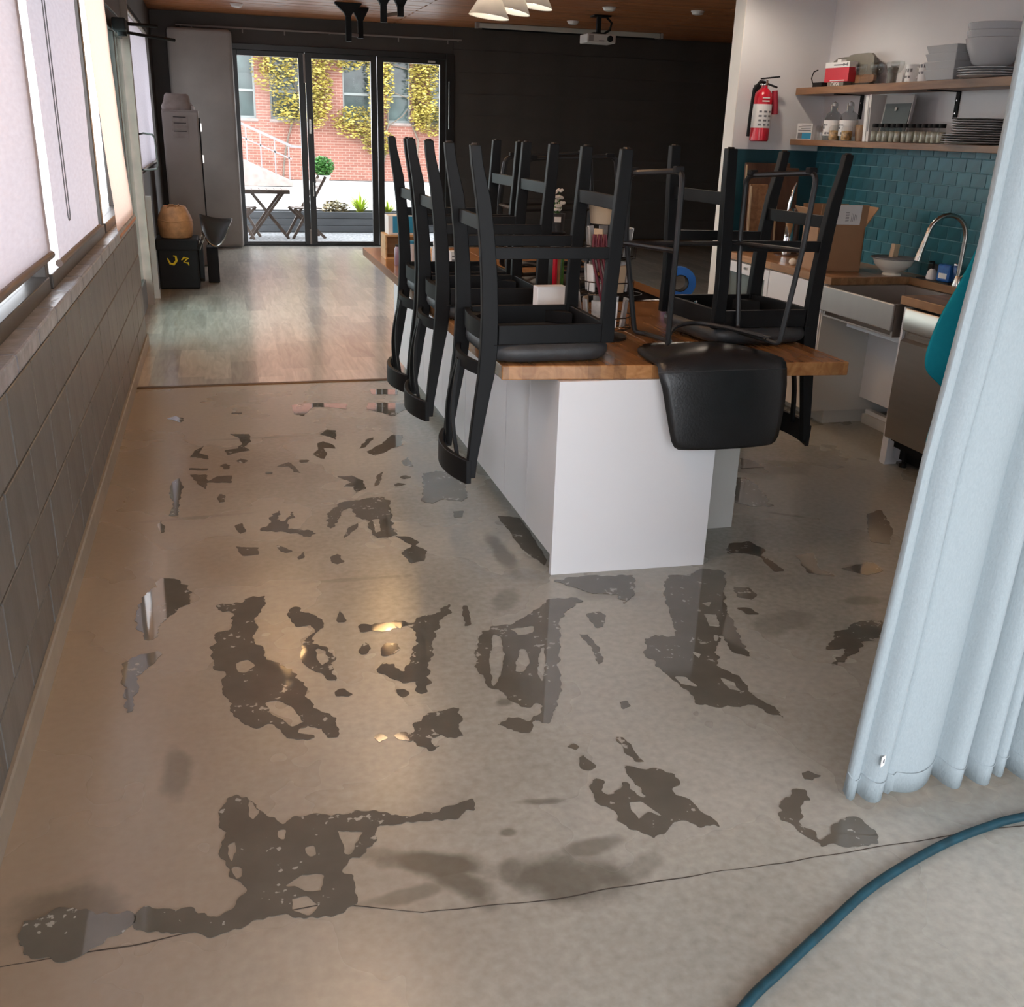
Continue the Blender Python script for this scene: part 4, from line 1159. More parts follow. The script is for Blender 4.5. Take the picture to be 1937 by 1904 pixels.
def folding_chair(name, c, rz, label):
    t = thing(name, label, 'chair', c, rz)
    T_ = lambda *a: a
    for k in range(5):
        MB().box(-.2, .2, -.2 + k * .085, -.13 + k * .085, .44, .458).build('seat_slat', 'teak', t, world=False)
    for sx in (-.2, .2):
        MB().bar((sx, -.26, 0), (sx, .28, .92), .025, .04).build('back_leg', 'teak', t, world=False)
        MB().bar((sx * .9, .26, 0), (sx * .9, -.22, .45), .025, .04).build('front_leg', 'teak', t, world=False)
    for k in range(4):
        z = .58 + k * .09
        yb = -.26 + .54 * z / .92
        MB().bar((-.2, yb, z), (.2, yb, z), .014, .05).build('back_slat', 'teak', t, world=False)
    return t
folding_chair('folding_chair', (1.28, 16.42, 0), R(-80), 'weathered folding slat chair at the patio table, seen between the two door stiles')
folding_chair('folding_chair', (.28, 16.35, 0), R(75), 'weathered folding chair half hidden by the grey panel edge')
tb = thing('patio_table', 'small square weathered folding table on the patio', 'table', (.70, 16.4, 0))
for k in range(6):
    MB().box(.37 + k * .112, .475 + k * .112, 16.1, 16.7, .705, .725).build('slat', 'teak', tb)
for yy in (16.13, 16.64):
    MB().box(.37, 1.04, yy, yy + .035, .665, .704).build('rail', 'teak', tb)
    MB().bar((.42, yy + .05, 0), (.95, yy + .05, .69), .022, .04).build('leg', 'teak', tb)
    MB().bar((1.0, yy + .08, 0), (.46, yy + .08, .69), .022, .04).build('leg', 'teak', tb)
tp = thing('potted_topiary', 'round clipped green bush in a white pot on the pavement', 'plant', (1.97, 20.6, 0))
MB().lathe([(.10, -.02), (.11, .3), (.12, .68), (.15, .72), (.145, .75), (.1, .70)], (1.97, 20.6, 0), 18).build('pot', 'potwhite', tp, smooth=True)
leaf_cloud('foliage', 'leafgreen', None, None, [(1.97, 20.6, .91, .22, .22, .19, 1)], 1800, .06, 21, parent=tp)

# ================================================================ PUDDLES
def rough(poly, amp, seed):
    out = []
    n = len(poly)
    for i in range(n):
        a, b = Vector(poly[i]), Vector(poly[(i + 1) % n])
        L = (b - a).length
        k = max(1, min(26, int(L / .006)))
        nr = Vector((-(b - a).y, (b - a).x))
        if nr.length > 0:
            nr.normalize()
        for j in range(k):
            t = j / k
            p = a + (b - a) * t
            w_ = amp * (noise.noise(Vector((p.x * 24 + seed, p.y * 24, seed))) + .75 * noise.noise(Vector((p.x * 75, p.y * 75, seed + 3))) + .45 * noise.noise(Vector((p.x * 170, p.y * 170, seed + 9)))) * (1 if j else .6)
            p = p + nr * w_
            out.append((p.x, p.y))
    # corner rounding
    m_ = len(out)
    for _ in range(1):
        out = [((out[i - 1][0] + 2 * out[i][0] + out[(i + 1) % m_][0]) / 4, (out[i - 1][1] + 2 * out[i][1] + out[(i + 1) % m_][1]) / 4) for i in range(m_)]
    return out

def film(name, loops, seed, z=.0012):
    cu = bpy.data.curves.new(name, 'CURVE')
    cu.dimensions = '2D'
    cu.fill_mode = 'BOTH'
    cu.extrude = .0006
    for lp in loops:
        s_ = cu.splines.new('POLY')
        s_.points.add(len(lp) - 1)
        for p, q in zip(s_.points, lp):
            p.co = (q[0], q[1], 0, 1)
        s_.use_cyclic_u = True
    o = bpy.data.objects.new(name, cu)
    COL.objects.link(o)
    bpy.context.view_layer.update()
    me = bpy.data.meshes.new_from_object(o.evaluated_get(bpy.context.evaluated_depsgraph_get()))
    COL.objects.unlink(o)
    bpy.data.objects.remove(o)
    me.materials.clear()
    me.materials.append(M['wet'])
    o2 = bpy.data.objects.new(name, me)
    COL.objects.link(o2)
    o2.location = (0, 0, z)
    return o2
for i, (lab, outer, holes) in enumerate(PUDDLES):
    o = film('puddle', [rough(outer, .016, i * 3.1)] + [rough(h, .006, i * 5.7 + 40) for h in holes], i)
    tag(o, lab, 'puddle', 'puddles on the concrete floor')
o = film('water_spots', [rough(s_, .008, 100 + i * 2.3) for i, s_ in enumerate(SPOTS)], 99, z=.0010)
tag(o, 'scattered small wet spots over the concrete floor', 'water spots', None, 'stuff')
# ================================================================ ISLAND
TZ = .8515
wt = thing('island_worktop', 'long butcher block worktop of the kitchen island, stools upturned on it', 'worktop', (1.6, 5.4, .80))
MB().prism([(.973, 3.530), (1.70, 3.445), (1.70, 7.40), (.973, 7.40)], 'z', .797, TZ).build('slab', 'butcher', wt, bevel=.004)
MB().prism([(1.7005, 3.470), (2.372, 3.405), (2.372, 7.40), (1.7005, 7.40)], 'z', .797, TZ).build('slab', 'butcher', wt, bevel=.004)

def island_unit(name, label, y0, y1, end=False):
    u = thing(name, label, 'cabinet', (1.5, (y0 + y1) / 2, 0), group=None)
    xf = 1.187
    MB().box(xf + .022, 1.836, y0 + (.03 if end else .002), y1 - .002, .075, .795).build('carcass', 'cabinet', u)
    MB().box(xf + .07, 1.8, y0 + (.05 if end else .002), y1 - .002, 0, .075).build('toe_kick', 'cabgrey', u)
    ya = y0 + (.034 if end else .002)
    ym = (ya + y1) / 2
    MB().box(xf, xf + .019, ya, ym - .0015, .078, .793).build('door', 'cabinet', u, bevel=.0015)
    MB().box(xf, xf + .019, ym + .0015, y1 - .002, .078, .793).build('door', 'cabinet', u, bevel=.0015)
    if end:
        e = MB()
        e.prism([(1.185, 3.478), (1.845, 3.446), (1.845, 3.47), (1.185, 3.502)], 'z', 0, .796).build('end_panel', 'cabinet', u, bevel=.001)
        MB().box(1.838, 1.846, 3.475, 3.81, 0, .796).build('edge_strip', 'cream', u)
    return u
island_unit('island_cabinet', 'white island cabinet with the full-height end panel facing the puddles', 3.47, 4.215, True)
island_unit('island_cabinet', 'white island cabinet one along from the end panel, behind a stool back', 4.22, 5.02)
island_unit('island_cabinet', 'white island cabinet behind the second and third hanging stool backs', 5.025, 6.2)
island_unit('island_cabinet', 'white island cabinet under the blue box and wooden crate, at the far end', 6.205, 7.34)
u = thing('island_back_cabinet', 'white island cabinet set back on the kitchen side under the worktop overhang', 'cabinet', (2.0, 5.5, 0))
MB().box(1.85, 2.15, 3.83, 7.34, .0, .795).build('carcass', 'cabinet', u)
MB().box(1.85, 2.163, 3.812, 3.829, 0, .795).build('end_panel', 'cabgrey', u, bevel=.001)
yy = 3.84
while yy < 7.3:
    MB().box(2.15, 2.168, yy, yy + .57, .08, .79).build('door', 'cabinet', u, bevel=.0015)
    yy += .575

hob = thing('cooktop', 'black glass cooktop let into the island worktop behind the stools', 'cooktop', (1.97, 5.37, TZ))
MB().box(1.71, 2.24, 4.915, 5.83, TZ, TZ + .006).build('glass', 'blackgloss', hob, bevel=.003)
for (cx, cy, rr) in ((1.85, 5.15, .08), (2.1, 5.15, .1), (1.85, 5.6, .1), (2.1, 5.6, .08)):
    MB().lathe([(rr, 0), (rr, .0008), (rr - .006, .0008), (rr - .006, 0)], (cx, cy, TZ + .0061), 28, cap=False).build('burner_ring', 'print', hob)

# ================================================================ WOODEN BAR STOOLS (built upright round the seat, then turned over)
def make_stool(label, group):
    t = thing('bar_stool', label, 'stool', (0, 0, 0), 0, group)
    kw = dict(parent=t, world=False)
    zc = lambda zw: TZ + .77 - zw
    rearR = [(.904, 1.6215), (.913, 1.56), (.945, 1.432), (.962, 1.299), (.975, 1.163), (.981, 1.023), (.981, .90), (.971, .80), (.957, .733), (.93, .585), (.911, .473), (.904, .40)]
    rearL = [(.866, 1.6215), (.872, 1.56), (.892, 1.432), (.906, 1.299), (.916, 1.163), (.920, 1.023), (.916, .90), (.910, .80), (.902, .733), (.884, .585), (.874, .473), (.872, .40)]
    frR = [(1.472, 1.6215), (1.468, 1.482), (1.456, 1.296), (1.444, 1.104), (1.444, .918)]
    frL = [(1.428, 1.6215), (1.418, 1.482), (1.404, 1.296), (1.393, 1.104), (1.390, .918)]
    tr = lambda L: [(x - 1.185, zc(z)) for x, z in L]
    for s in (-1, 1):
        a, b = s * .215 - .016, s * .215 + .016
        o = MB().strip(tr(rearL), tr(rearR), 'y', a, b).build('rear_leg', 'stoolwood', bevel=.003, smooth=True, **kw)
        MB().lathe([(.012, -.006), (.014, 0)], ((.885 - 1.185), s * .215, 0), 10).build('glide', 'rackwire', o, world=False)
        o = MB().strip(tr(frL), tr(frR), 'y', a, b).build('front_leg', 'stoolwood', bevel=.003, smooth=True, **kw)
        MB().lathe([(.012, -.006), (.014, 0)], ((1.45 - 1.185), s * .215, 0), 10).build('glide', 'rackwire', o, world=False)
    # seat frame (aprons) with corner braces and a bowed rear apron
    z0, z1 = .630, .702
    for s in (-1, 1):
        MB().box(-.20, .215, s * .215 - .011, s * .215 + .011, z0, z1).build('side_apron', 'stoolwood', bevel=.002, **kw)
    MB().box(.217, .238, -.2, .2, z0, z1).build('front_apron', 'stoolwood', bevel=.002, **kw)
    def bow(zlo, zhi, x0, depth, th, ny=10, yw=.2):
        mb = MB()
        L, Rr = [], []
        for i in range(ny + 1):
            y_ = -yw + 2 * yw * i / ny
            k = 1 - (y_ / yw) ** 2
            L.append((x0 - depth * k, y_))
            Rr.append((x0 - depth * k + th, y_))
        return mb.strip(L, Rr, 'z', zlo, zhi)
    bow(z0, z1 - .004, -.232, .024, .02).build('rear_apron', 'stoolwood', smooth=True, **kw)
    for sx, sy in ((-1, -1), (-1, 1), (1, -1), (1, 1)):
        MB().prism([(sx * .205, sy * .205), (sx * .205, sy * .115), (sx * .115, sy * .205)], 'z', .65, .695).build('corner_brace', 'stoolwood', **kw)
    o = MB()
    for dx in (.0, .045):
        o.lathe([(.009, 0), (.009, -.006), (.004, -.008)], (.165 - dx * .5, .165 - dx * .5, .66), 10)
    for k in (0, 1):
        MB().lathe([(.011, 0), (.011, .005), (.005, .008)], (.085, .2035, .665 + .035 * k), 10, rot=Matrix.Rotation(R(90), 3, 'X')).build('bolt', 'chrome', smooth=True, **kw)
    # cushion
    cs = MB()
    prof = [(.98, .701), (1.03, .708), (1.06, .722), (1.065, .738), (1.04, .754), (.98, .766), (.88, .7715), (.0, .772)]
    rows = []
    n = 48
    for sc, z in prof:
        row = []
        for i in range(n):
            a = 2 * math.pi * i / n
            c, s_ = math.cos(a), math.sin(a)
            k = 1 / (abs(c) ** 5 + abs(s_) ** 5) ** .2
            row.append((.01 + .235 * k * c * sc, .245 * k * s_ * sc, z))
        row.append(row[0])
        rows.append(row)
    cs.grid(rows)
    cs.add([(.01 + .23 * c_[0], .24 * c_[1], .7015) for c_ in ((1, 1), (-1, 1), (-1, -1), (1, -1))], [(0, 1, 2, 3)])
    cs.build('cushion', 'leather', smooth=True, **kw)
    # stretchers
    MB().box(-.262, -.242, -.2, .2, .245, .295).build('stretcher', 'stoolwood', bevel=.002, **kw)
    MB().box(.236, .256, -.2, .2, .165, .215).build('stretcher', 'stoolwood', bevel=.002, **kw)
    for s in (-1, 1):
        MB().bar((-.25, s * .215, .368), (.235, s * .215, .368), .022, .042).build('stretcher', 'stoolwood', bevel=.002, **kw)
    # back: lower cross rail, two bowed splats, curved head rail
    bow(.775, .822, -.262, .038, .018).build('back_rail', 'stoolwood', smooth=True, **kw)
    for s in (-1, 1):
        L, Rr = [], []
        mb = MB()
        pts = []
        for i in range(9):
            t_ = i / 8
            y_ = s * (.012 + .075 * t_ ** 1.2)
            x_ = -.300 - .022 * math.sin(t_ * math.pi) - .022 * t_
            pts.append(Vector((x_, y_, .80 + (1.17 - .80) * t_)))
        for i in range(8):
            mb.bar(pts[i], pts[i + 1] + (pts[i + 1] - pts[i]) * .04, .021, .013)
        mb.build('splat', 'stoolwood', **kw)
    bow(1.148, 1.243, -.318, .052, .020, 14, .232).build('head_rail', 'stoolwood', smooth=True, bevel=.002, **kw)
    return t
FLIP = Matrix.Rotation(R(180), 4, 'X')          # upside down: x kept (front stays +x), z reversed
ztop = TZ + .7725
g = 'wooden bar stools turned over on the island'
st = make_stool('black wooden stool turned over, slatted back hanging over the long edge, nearest of three', g)
def flip_place(o, x, y, yaw, tilt=0.0, z=ztop):
    o.location = (x, y, z)
    o.rotation_mode = 'XYZ'
    o.rotation_euler = (Matrix.Rotation(yaw, 4, 'Z') @ Matrix.Rotation(tilt, 4, 'Y') @ FLIP).to_euler()
flip_place(st, 1.168, 3.795, R(0))
for (x, y, yaw, lab) in ((1.18, 4.69, R(0), 'black wooden stool turned over, slatted back hanging over the long edge, middle of three'),
                         (1.180, 5.235, R(1), 'black wooden stool turned over, slatted back hanging over the long edge, farthest of three')):
    o = dup(st, (0, 0, 0), (0, 0, 0), lab, g)
    flip_place(o, x, y, yaw)
o = dup(st, (0, 0, 0), (0, 0, 0), 'black wooden bar stool turned over, its back hanging on the kitchen side', g)
flip_place(o, 2.175, 3.985, R(186), tilt=R(-1.2), z=ztop + .004)

# ================================================================ METAL STOOLS (modelled as they stand, upside down)
def metal_stool(label, loc, rz, back=True):
    t = thing('metal_stool', label, 'stool', (0, 0, 0), 0, 'metal sled stools turned over on the island')
    kw = dict(parent=t, world=False)
    o0 = Vector((1.92, 3.78, TZ))
    V = lambda x, y, z: tuple(Vector((x * .945, y * .945, 1.675 + (z - 1.675) * .945)) - o0)
    V0 = lambda x, y, z: tuple(Vector((x, y, z)) - o0)
    def rnd_path(pts, r=.03, n=5):
        out = [Vector(pts[0])]
        for i in range(1, len(pts) - 1):
            p, a, b = Vector(pts[i]), Vector(pts[i - 1]), Vector(pts[i + 1])
            da, db = (a - p), (b - p)
            rr = min(r, da.length * .45, db.length * .45)
            pa, pb = p + da.normalized() * rr, p + db.normalized() * rr
            for k in range(n + 1):
                t_ = k / n
                out.append((1 - t_) ** 2 * pa + 2 * t_ * (1 - t_) * p + t_ ** 2 * pb)
        out.append(Vector(pts[-1]))
        return out
    lf = rnd_path([V(1.69, 3.64, .905), V(1.668, 3.60, .90), V(1.662, 3.58, 1.30), V(1.672, 3.60, 1.552), V(1.600, 3.95, 1.528), V(1.612, 3.97, 1.28), V(1.672, 3.95, .882), V(1.70, 3.90, .884), V(1.69, 3.64, .905)], .04)
    MB().tube(lf, .0105, 8).build('leg_frame', 'blackmetal', smooth=True, **kw)
    rf = rnd_path([V(2.13, 3.64, .90), V(2.165, 3.60, .888), V(2.215, 3.59, 1.30), V(2.238, 3.60, 1.556), V(2.125, 3.95, 1.528), V(2.135, 3.97, 1.28), V(2.160, 3.95, .884), V(2.13, 3.90, .886), V(2.13, 3.64, .90)], .04)
    MB().tube(rf, .0105, 8).build('leg_frame', 'blackmetal', smooth=True, **kw)
    arc = []
    for i in range(15):
        a = i / 14
        arc.append(V(1.69 + (2.14 - 1.69) * a, 3.63 + .27 * math.sin(a * math.pi) ** .8, .905 + .02 * math.sin(a * math.pi)))
    MB().tube(arc, .010, 8).build('seat_support', 'blackmetal', smooth=True, **kw)
    MB().tube([V(1.664, 3.585, 1.262), V(1.608, 3.965, 1.250)], .009, 8).build('foot_rail', 'blackmetal', smooth=True, **kw)
    MB().tube([V(2.212, 3.59, 1.262), V(2.136, 3.965, 1.250)], .009, 8).build('foot_rail', 'blackmetal', smooth=True, **kw)
    MB().tube([V(1.608, 3.965, 1.250), V(2.136, 3.965, 1.250)], .010, 8).build('foot_rail', 'blackmetal', smooth=True, **kw)
    for p in ((1.665, 3.625, 1.556), (1.606, 3.925, 1.538), (2.23, 3.63, 1.562), (2.134, 3.92, 1.540)):
        MB().obox(V(*p), (.034, .030, .022)).build('floor_glide', 'black', bevel=.004, **kw)
    # one-piece shell: seat pan resting on the worktop, back hanging over the edge
    prof = [  # y, z, half width, x centre, crown
        (3.735, .880, .190, 1.822, .0), (3.725, .868, .225, 1.822, .006), (3.67, .867, .250, 1.822, .024), (3.60, .868, .262, 1.822, .036), (3.53, .869, .268, 1.820, .044), (3.47, .874, .270, 1.818, .044),
        (3.425, .876, .270, 1.816, .038), (3.395, .864, .270, 1.814, .030), (3.378, .840, .270, 1.812, .025), (3.368, .78, .263, 1.822, .022), (3.360, .71, .254, 1.828, .024), (3.356, .63, .241, 1.834, .024),
        (3.354, .575, .230, 1.838, .022), (3.354, .552, .218, 1.839, .020), (3.354, .540, .200, 1.840, .018)]
    if not back:
        prof = prof[:7]
    rows = []
    nU = 17
    for i, (y_, z_, hw, xc, cw) in enumerate(prof):
        row = []
        j0 = max(0, i - 1)
        j1 = min(len(prof) - 1, i + 1)
        tan = Vector((0, prof[j1][0] - prof[j0][0], prof[j1][1] - prof[j0][1])).normalized()
        nor = Vector((0, tan.z, -tan.y))
        if nor.z < 0 and abs(nor.z) > abs(nor.y):
            nor = -nor
        if nor.y > 0 and abs(nor.y) >= abs(nor.z):
            nor = -nor
        for j in range(nU):
            u_ = -1 + 2 * j / (nU - 1)
            p = Vector((xc + hw * u_, y_, z_)) + nor * (cw * (1 - u_ * u_) - .006 * abs(u_) ** 6)
            row.append(V0(*p))
        rows.append(row)
    MB().grid(rows).build('shell_seat', 'shell', smooth=True, solid=.012, **kw)
    if back:
        MB().tube([rows[8][j] for j in range(nU)], .0022, 5).build('seam', 'leather', smooth=True, **kw)
    t.location = loc
    t.rotation_euler = (0, 0, rz)
    return t
ms = metal_stool('turned-over black metal sled stool, smooth leather back hanging over the near worktop end', (1.92, 3.78, TZ), 0)
ms2 = metal_stool('backless black metal sled stool turned over behind the wooden stools', (1.495, 5.66, TZ), R(90), back=False)
ms2.scale = (.8, 1.6, 1)

# ================================================================ THINGS ON THE ISLAND
def boxthing(name, label, cat, c, size, m, rz=0, bevel=.002, group=None):
    t = thing(name, label, cat, c, rz, group)
    MB().box(-size[0] / 2, size[0] / 2, -size[1] / 2, size[1] / 2, 0, size[2]).build('body', m, t, bevel=bevel, world=False)
    return t
cr_ = thing('wooden_crate', 'small open pine crate on the far end of the worktop', 'crate', (1.16, 6.80, TZ))
for (a, b, c_, d_, e_, f_) in ((-.13, .13, -.1, .1, 0, .012), (-.13, .13, -.1, .1, .145, .157), (-.13, -.118, -.1, .1, .012, .145), (.118, .13, -.1, .1, .012, .145), (-.118, .118, .088, .1, .012, .145)):
    MB().box(a, b, c_, d_, e_, f_).build('panel', 'pinewood', cr_, world=False, bevel=.002)
bb = boxthing('blue_box', 'bright blue carton standing on the pine crate', 'box', (1.155, 6.80, TZ + .157), (.20, .15, .12), 'paper')
MB().box(-.07, .102, -.0765, -.075, .012, .115).build('front_panel', 'bluebox', bb, world=False)
MB().box(.1, .1015, -.07, .07, .012, .115).build('side_panel', 'bluebox', bb, world=False)
def jar(name, label, c, r, h, m, lidm, cat='jar', group=None, fill=None, lid=True, n=16):
    t = thing(name, label, cat, c, 0, group)
    MB().lathe([(r * .92, 0), (r, .006), (r, h * .8), (r * .8, h * .9), (r * .78, h * .94)], (0, 0, 0), n).build('body', m, t, world=False, smooth=True)
    if fill:
        MB().lathe([(r * .86, .005), (r * .93, .01), (r * .93, h * .62), (0.001, h * .64)], (0, 0, 0), n).build('contents', fill, t, world=False, smooth=True)
    if lid:
        MB().lathe([(r * .84, h * .92), (r * .84, h), (r * .8, h * 1.01)], (0, 0, 0), n).build('lid', lidm, t, world=False, smooth=True)
    return t
jar('jar', 'mauve jar with black lid in front of the pine crate', (1.085, 6.42, TZ), .042, .125, 'purple', 'black')
jar('bottle', 'white bottle seen between the far stool legs', (1.10, 6.12, TZ), .032, .18, 'paper', 'bluebox', 'bottle')
jar('bottle', 'small white bottle seen between the middle stool legs', (1.13, 5.92, TZ), .03, .20, 'paper', 'black', 'bottle')
jar('bottle', 'tall white bottle behind the nearest stool back', (1.16, 5.62, TZ), .034, .23, 'paper', 'paper', 'bottle')
pk = boxthing('leaflet_stack', 'stack of printed leaflets behind the nearest stool back', 'leaflets', (1.24, 5.52, TZ), (.07, .05, .19), 'paper')
for k in range(8):
    MB().box(-.028, .02 + .006 * (k % 3), -.0262, -.025, .02 + k * .02, .027 + k * .02).build('print_line', 'print', pk, world=False)
wb_ = boxthing('white_box', 'plain white carton standing between the nearest and middle wooden stools', 'box', (1.372, 4.22, TZ), (.135, .06, .19), 'paper', R(3))
fc = thing('folded_card', 'white folded card standing beside the wire rack, behind the nearest stool', 'card', (1.468, 4.16, TZ), R(12))
MB().prism([(-.03, 0), (-.027, 0), (.003, .18), (.0, .18)], 'y', -.035, .035).build('front_leaf', 'paper', fc, world=False)
MB().prism([(.035, 0), (.032, 0), (.0, .18), (.003, .18)], 'y', -.035, .035).build('rear_leaf', 'paper', fc, world=False)
# markers / coloured packets
for k, (m, x, lab) in enumerate((('redpaint', 1.605, 'red upright packet in the row in front of the dark canister'), ('wicker', 1.625, 'orange upright packet in the row in front of the dark canister'), ('leafgreen', 1.648, 'green upright packet in the row in front of the dark canister'))):
    boxthing('packet', lab, 'packet', (x, 4.87 + .012 * k, TZ), (.013, .03, .24), m, R(8))

# wire rack with tiers of packets
rk = thing('wire_rack', 'tiered dark wire display rack of packets on the worktop', 'rack', (1.55, 4.0, TZ))
MB().lathe([(.10, 0), (.10, .012), (.02, .018), (.012, .03)], (0, 0, 0), 18).build('base', 'rackwire', rk, world=False, smooth=True)
MB().tube([(0, 0, .01), (0, 0, .47)], .009, 8).build('pole', 'rackwire', rk, world=False)
for k in range(3):
    zt = .05 + k * .145
    tr_ = MB()
    for zz in (zt, zt + .05):
        tr_.tube([(.115 * math.cos(a * R(30)), .115 * math.sin(a * R(30)), zz) for a in range(12)], .0025, 5, closed=True)
    for a in range(12):
        c_, s_ = math.cos(a * R(30)), math.sin(a * R(30))
        tr_.tube([(.0, 0, zt), (.115 * c_, .115 * s_, zt), (.115 * c_, .115 * s_, zt + .05)], .002, 4)
    tr_.build('wire_tier', 'rackwire', rk, world=False)
    for a in range(8):
        an = a * R(45) + k * .35
        c_, s_ = math.cos(an), math.sin(an)
        mk = ('greycard', 'paper', 'greycard', 'kraft', 'greycard')[(a + 2 * k) % 5]
        MB().obox((.088 * c_, .088 * s_, zt + .063), (.008, .040, .112), rz=an, ry=R(6)).build('packet', mk, rk, world=False)
tub = thing('kraft_tub', 'round kraft paper tub on top of the wire rack', 'tub', (1.525, 4.0, TZ + .475))
MB().lathe([(.058, 0), (.07, .085), (.073, .09), (.073, .095)], (0, 0, 0), 22).build('body', 'kraft', tub, world=False, smooth=True)
MB().lathe([(.076, .09), (.076, .104), (.072, .108), (0.001, .108)], (0, 0, 0), 22).build('lid', 'kraft', tub, world=False, smooth=True)
tub2 = boxthing('kraft_box', 'small kraft box tucked behind the tub on the wire rack', 'box', (1.61, 4.09, TZ + .475), (.055, .06, .10), 'card')
ly = thing('lanyards', 'maroon lanyards looped over the wire rack', 'lanyards', (1.475, 3.90, TZ + .34))
for k in range(3):
    x = -.03 + .022 * k
    MB().tube([(x, .0, .10), (x - .012, -.025, .02), (x + .02, -.03, -.10), (x + .035, -.028, -.16), (x + .045, -.02, -.10), (x + .012, -.012, .02), (x + .006, 0, .10)], .006, 6).build('strap', 'maroon', ly, world=False, smooth=True)
# flowers in a black pot
cn = thing('dark_canister', 'tall dark canister under the flower pot behind the stools', 'canister', (1.66, 5.03, TZ))
MB().lathe([(.042, 0), (.044, .004), (.044, .30), (.040, .306)], (0, 0, 0), 20).build('body', 'bookdark', cn, world=False, smooth=True)
MB().lathe([(.046, .306), (.046, .338), (.042, .342), (.001, .342)], (0, 0, 0), 20).build('lid', 'black', cn, world=False, smooth=True)
fp = thing('flower_pot', 'white flowers in a small dark pot on the dark canister', 'flowers', (1.66, 5.03, TZ + .343))
MB().lathe([(.032, 0), (.038, .085), (.04, .09), (.036, .09)], (0, 0, 0), 18).build('pot', 'leather', fp, world=False, smooth=True)
MB().obox((-.012, -.0385, .062), (.034, .002, .026), rz=R(-14)).build('pot_label', 'paper', fp, world=False)
rf_ = random.Random(8)
for k in range(12):
    a = rf_.uniform(0, 6.28)
    r_ = rf_.uniform(.0, .04)
    c_ = (r_ * math.cos(a), r_ * math.sin(a), .10 + rf_.uniform(0, .10))
    mb = MB()
    for p_ in range(6):
        an = p_ * R(60) + a
        q_ = (c_[0] + .011 * math.cos(an), c_[1] + .011 * math.sin(an), c_[2] + .004 * (p_ % 2))
        mb.lathe([(.001, -.006), (.009, -.003), (.010, .003), (.001, .008)], q_, 7)
    mb.lathe([(.001, .0), (.007, .004), (.001, .012)], c_, 7)
    fo = mb.build('flower_head', 'flower', fp, world=False, smooth=True)
    MB().tube([(c_[0] * .4, c_[1] * .4, .08), c_], .002, 5).build('stem', 'leafgreen', fo, world=False)
# roll of blue tape
bt = thing('blue_tape_roll', 'roll of blue masking tape standing on the worktop beyond the kitchen-side wooden stool', 'tape', (2.345, 4.98, TZ + .085))
rot = Matrix.Rotation(R(90), 3, 'X') 
MB().lathe([(.045, -.03), (.085, -.03), (.085, .03), (.045, .03), (.045, -.03)], (0, 0, 0), 32, rot=rot, cap=False).build('tape', 'bluetape', bt, world=False, smooth=True)
MB().lathe([(.041, -.031), (.0452, -.031), (.0452, .031), (.041, .031), (.041, -.031)], (0, 0, 0), 28, rot=rot, cap=False).build('core', 'black', bt, world=False, smooth=True)
bt.rotation_euler = (0, 0, R(-12))
nb = boxthing('notebook', 'brown notebook lying by the flower pot', 'notebook', (1.42, 6.3, TZ), (.2, .28, .025), 'darkwood', R(20))

# ================================================================ KITCHEN RUN
CZ = .914
kw_ = thing('kitchen_worktop', 'butcher block kitchen worktop along the teal tiles with the sink cut-out', 'worktop', (3.8, 5.9, CZ - .045))
MB().box(3.462, 4.132, 5.268, 6.675, CZ - .045, CZ).build('slab', 'butcher2', kw_, bevel=.003)
MB().box(4.00, 4.132, 4.60, 5.2675, CZ - .045, CZ).build('rear_strip', 'butcher2', kw_, bevel=.003)
w2 = tag(MB().box(3.462, 4.132, 3.2, 4.6, CZ - .045, CZ).build('dishwasher_worktop', 'butcher2', bevel=.003), 'short butcher block worktop above the steel dishwasher', 'worktop')
bc = thing('base_cabinet', 'white kitchen base cabinet between the sink recess and the glass-fronted fridge', 'cabinet', (3.8, 5.6, 0))
MB().box(3.49, 4.12, 5.32, 5.965, .085, CZ - .046).build('carcass', 'cabgrey', bc)
MB().box(3.45, 3.489, 5.315, 5.962, .083, CZ - .05).build('door', 'cabinet', bc, bevel=.002)
MB().box(3.455, 4.0, 5.30, 5.3185, .085, .72).build('side_panel', 'cabgrey', bc, bevel=.001)
MB().box(3.575, 4.1, 5.325, 5.96, 0, .085).build('toe_kick', 'cabgrey', bc)
rc = thing('sink_recess', 'open white knee recess with back panel and rail under the steel sink', 'cabinet', (3.85, 4.95, 0))
MB().box(3.80, 3.82, 4.56, 5.298, .17, .72).build('back_panel', 'cabinet', rc)
MB().box(3.53, 3.57, 4.56, 5.15, .645, .685).build('rail', 'cabinet', rc, bevel=.002)
MB().box(3.86, 3.90, 4.56, 5.298, 0, .085).build('plinth', 'cabinet', rc)
MB().box(3.84, 4.12, 4.56, 5.298, .0, .06).build('floor_board', 'cabgrey', rc)
fr = thing('under_counter_fridge', 'white framed glass-door fridge under the kitchen worktop', 'fridge', (3.8, 6.3, 0))
MB().box(3.50, 4.12, 5.975, 6.67, .05, CZ - .05).build('body', 'fridgeint', fr)
for (y0, y1, z0, z1) in ((5.98, 6.03, .09, .86), (6.615, 6.665, .09, .86), (6.03, 6.615, .79, .86), (6.03, 6.615, .09, .15)):
    MB().box(3.455, 3.499, y0, y1, z0, z1).build('door_frame', 'cabinet', fr, bevel=.002)
MB().box(3.47, 3.478, 6.03, 6.615, .15, .79).build('door_glass', 'clear', fr)
MB().box(3.446, 3.455, 6.27, 6.31, .825, .84).build('handle', 'nickel', fr)
MB().lathe([(.03, 0), (.034, .02), (.034, .11), (.012, .16), (.012, .19)], (3.488, 6.18, .60), 14).build('bottle', 'bottleglass', fr, smooth=True)
sk = thing('apron_sink', 'stainless steel apron-front sink', 'sink', (3.7, 4.95, .72))
s0 = MB()
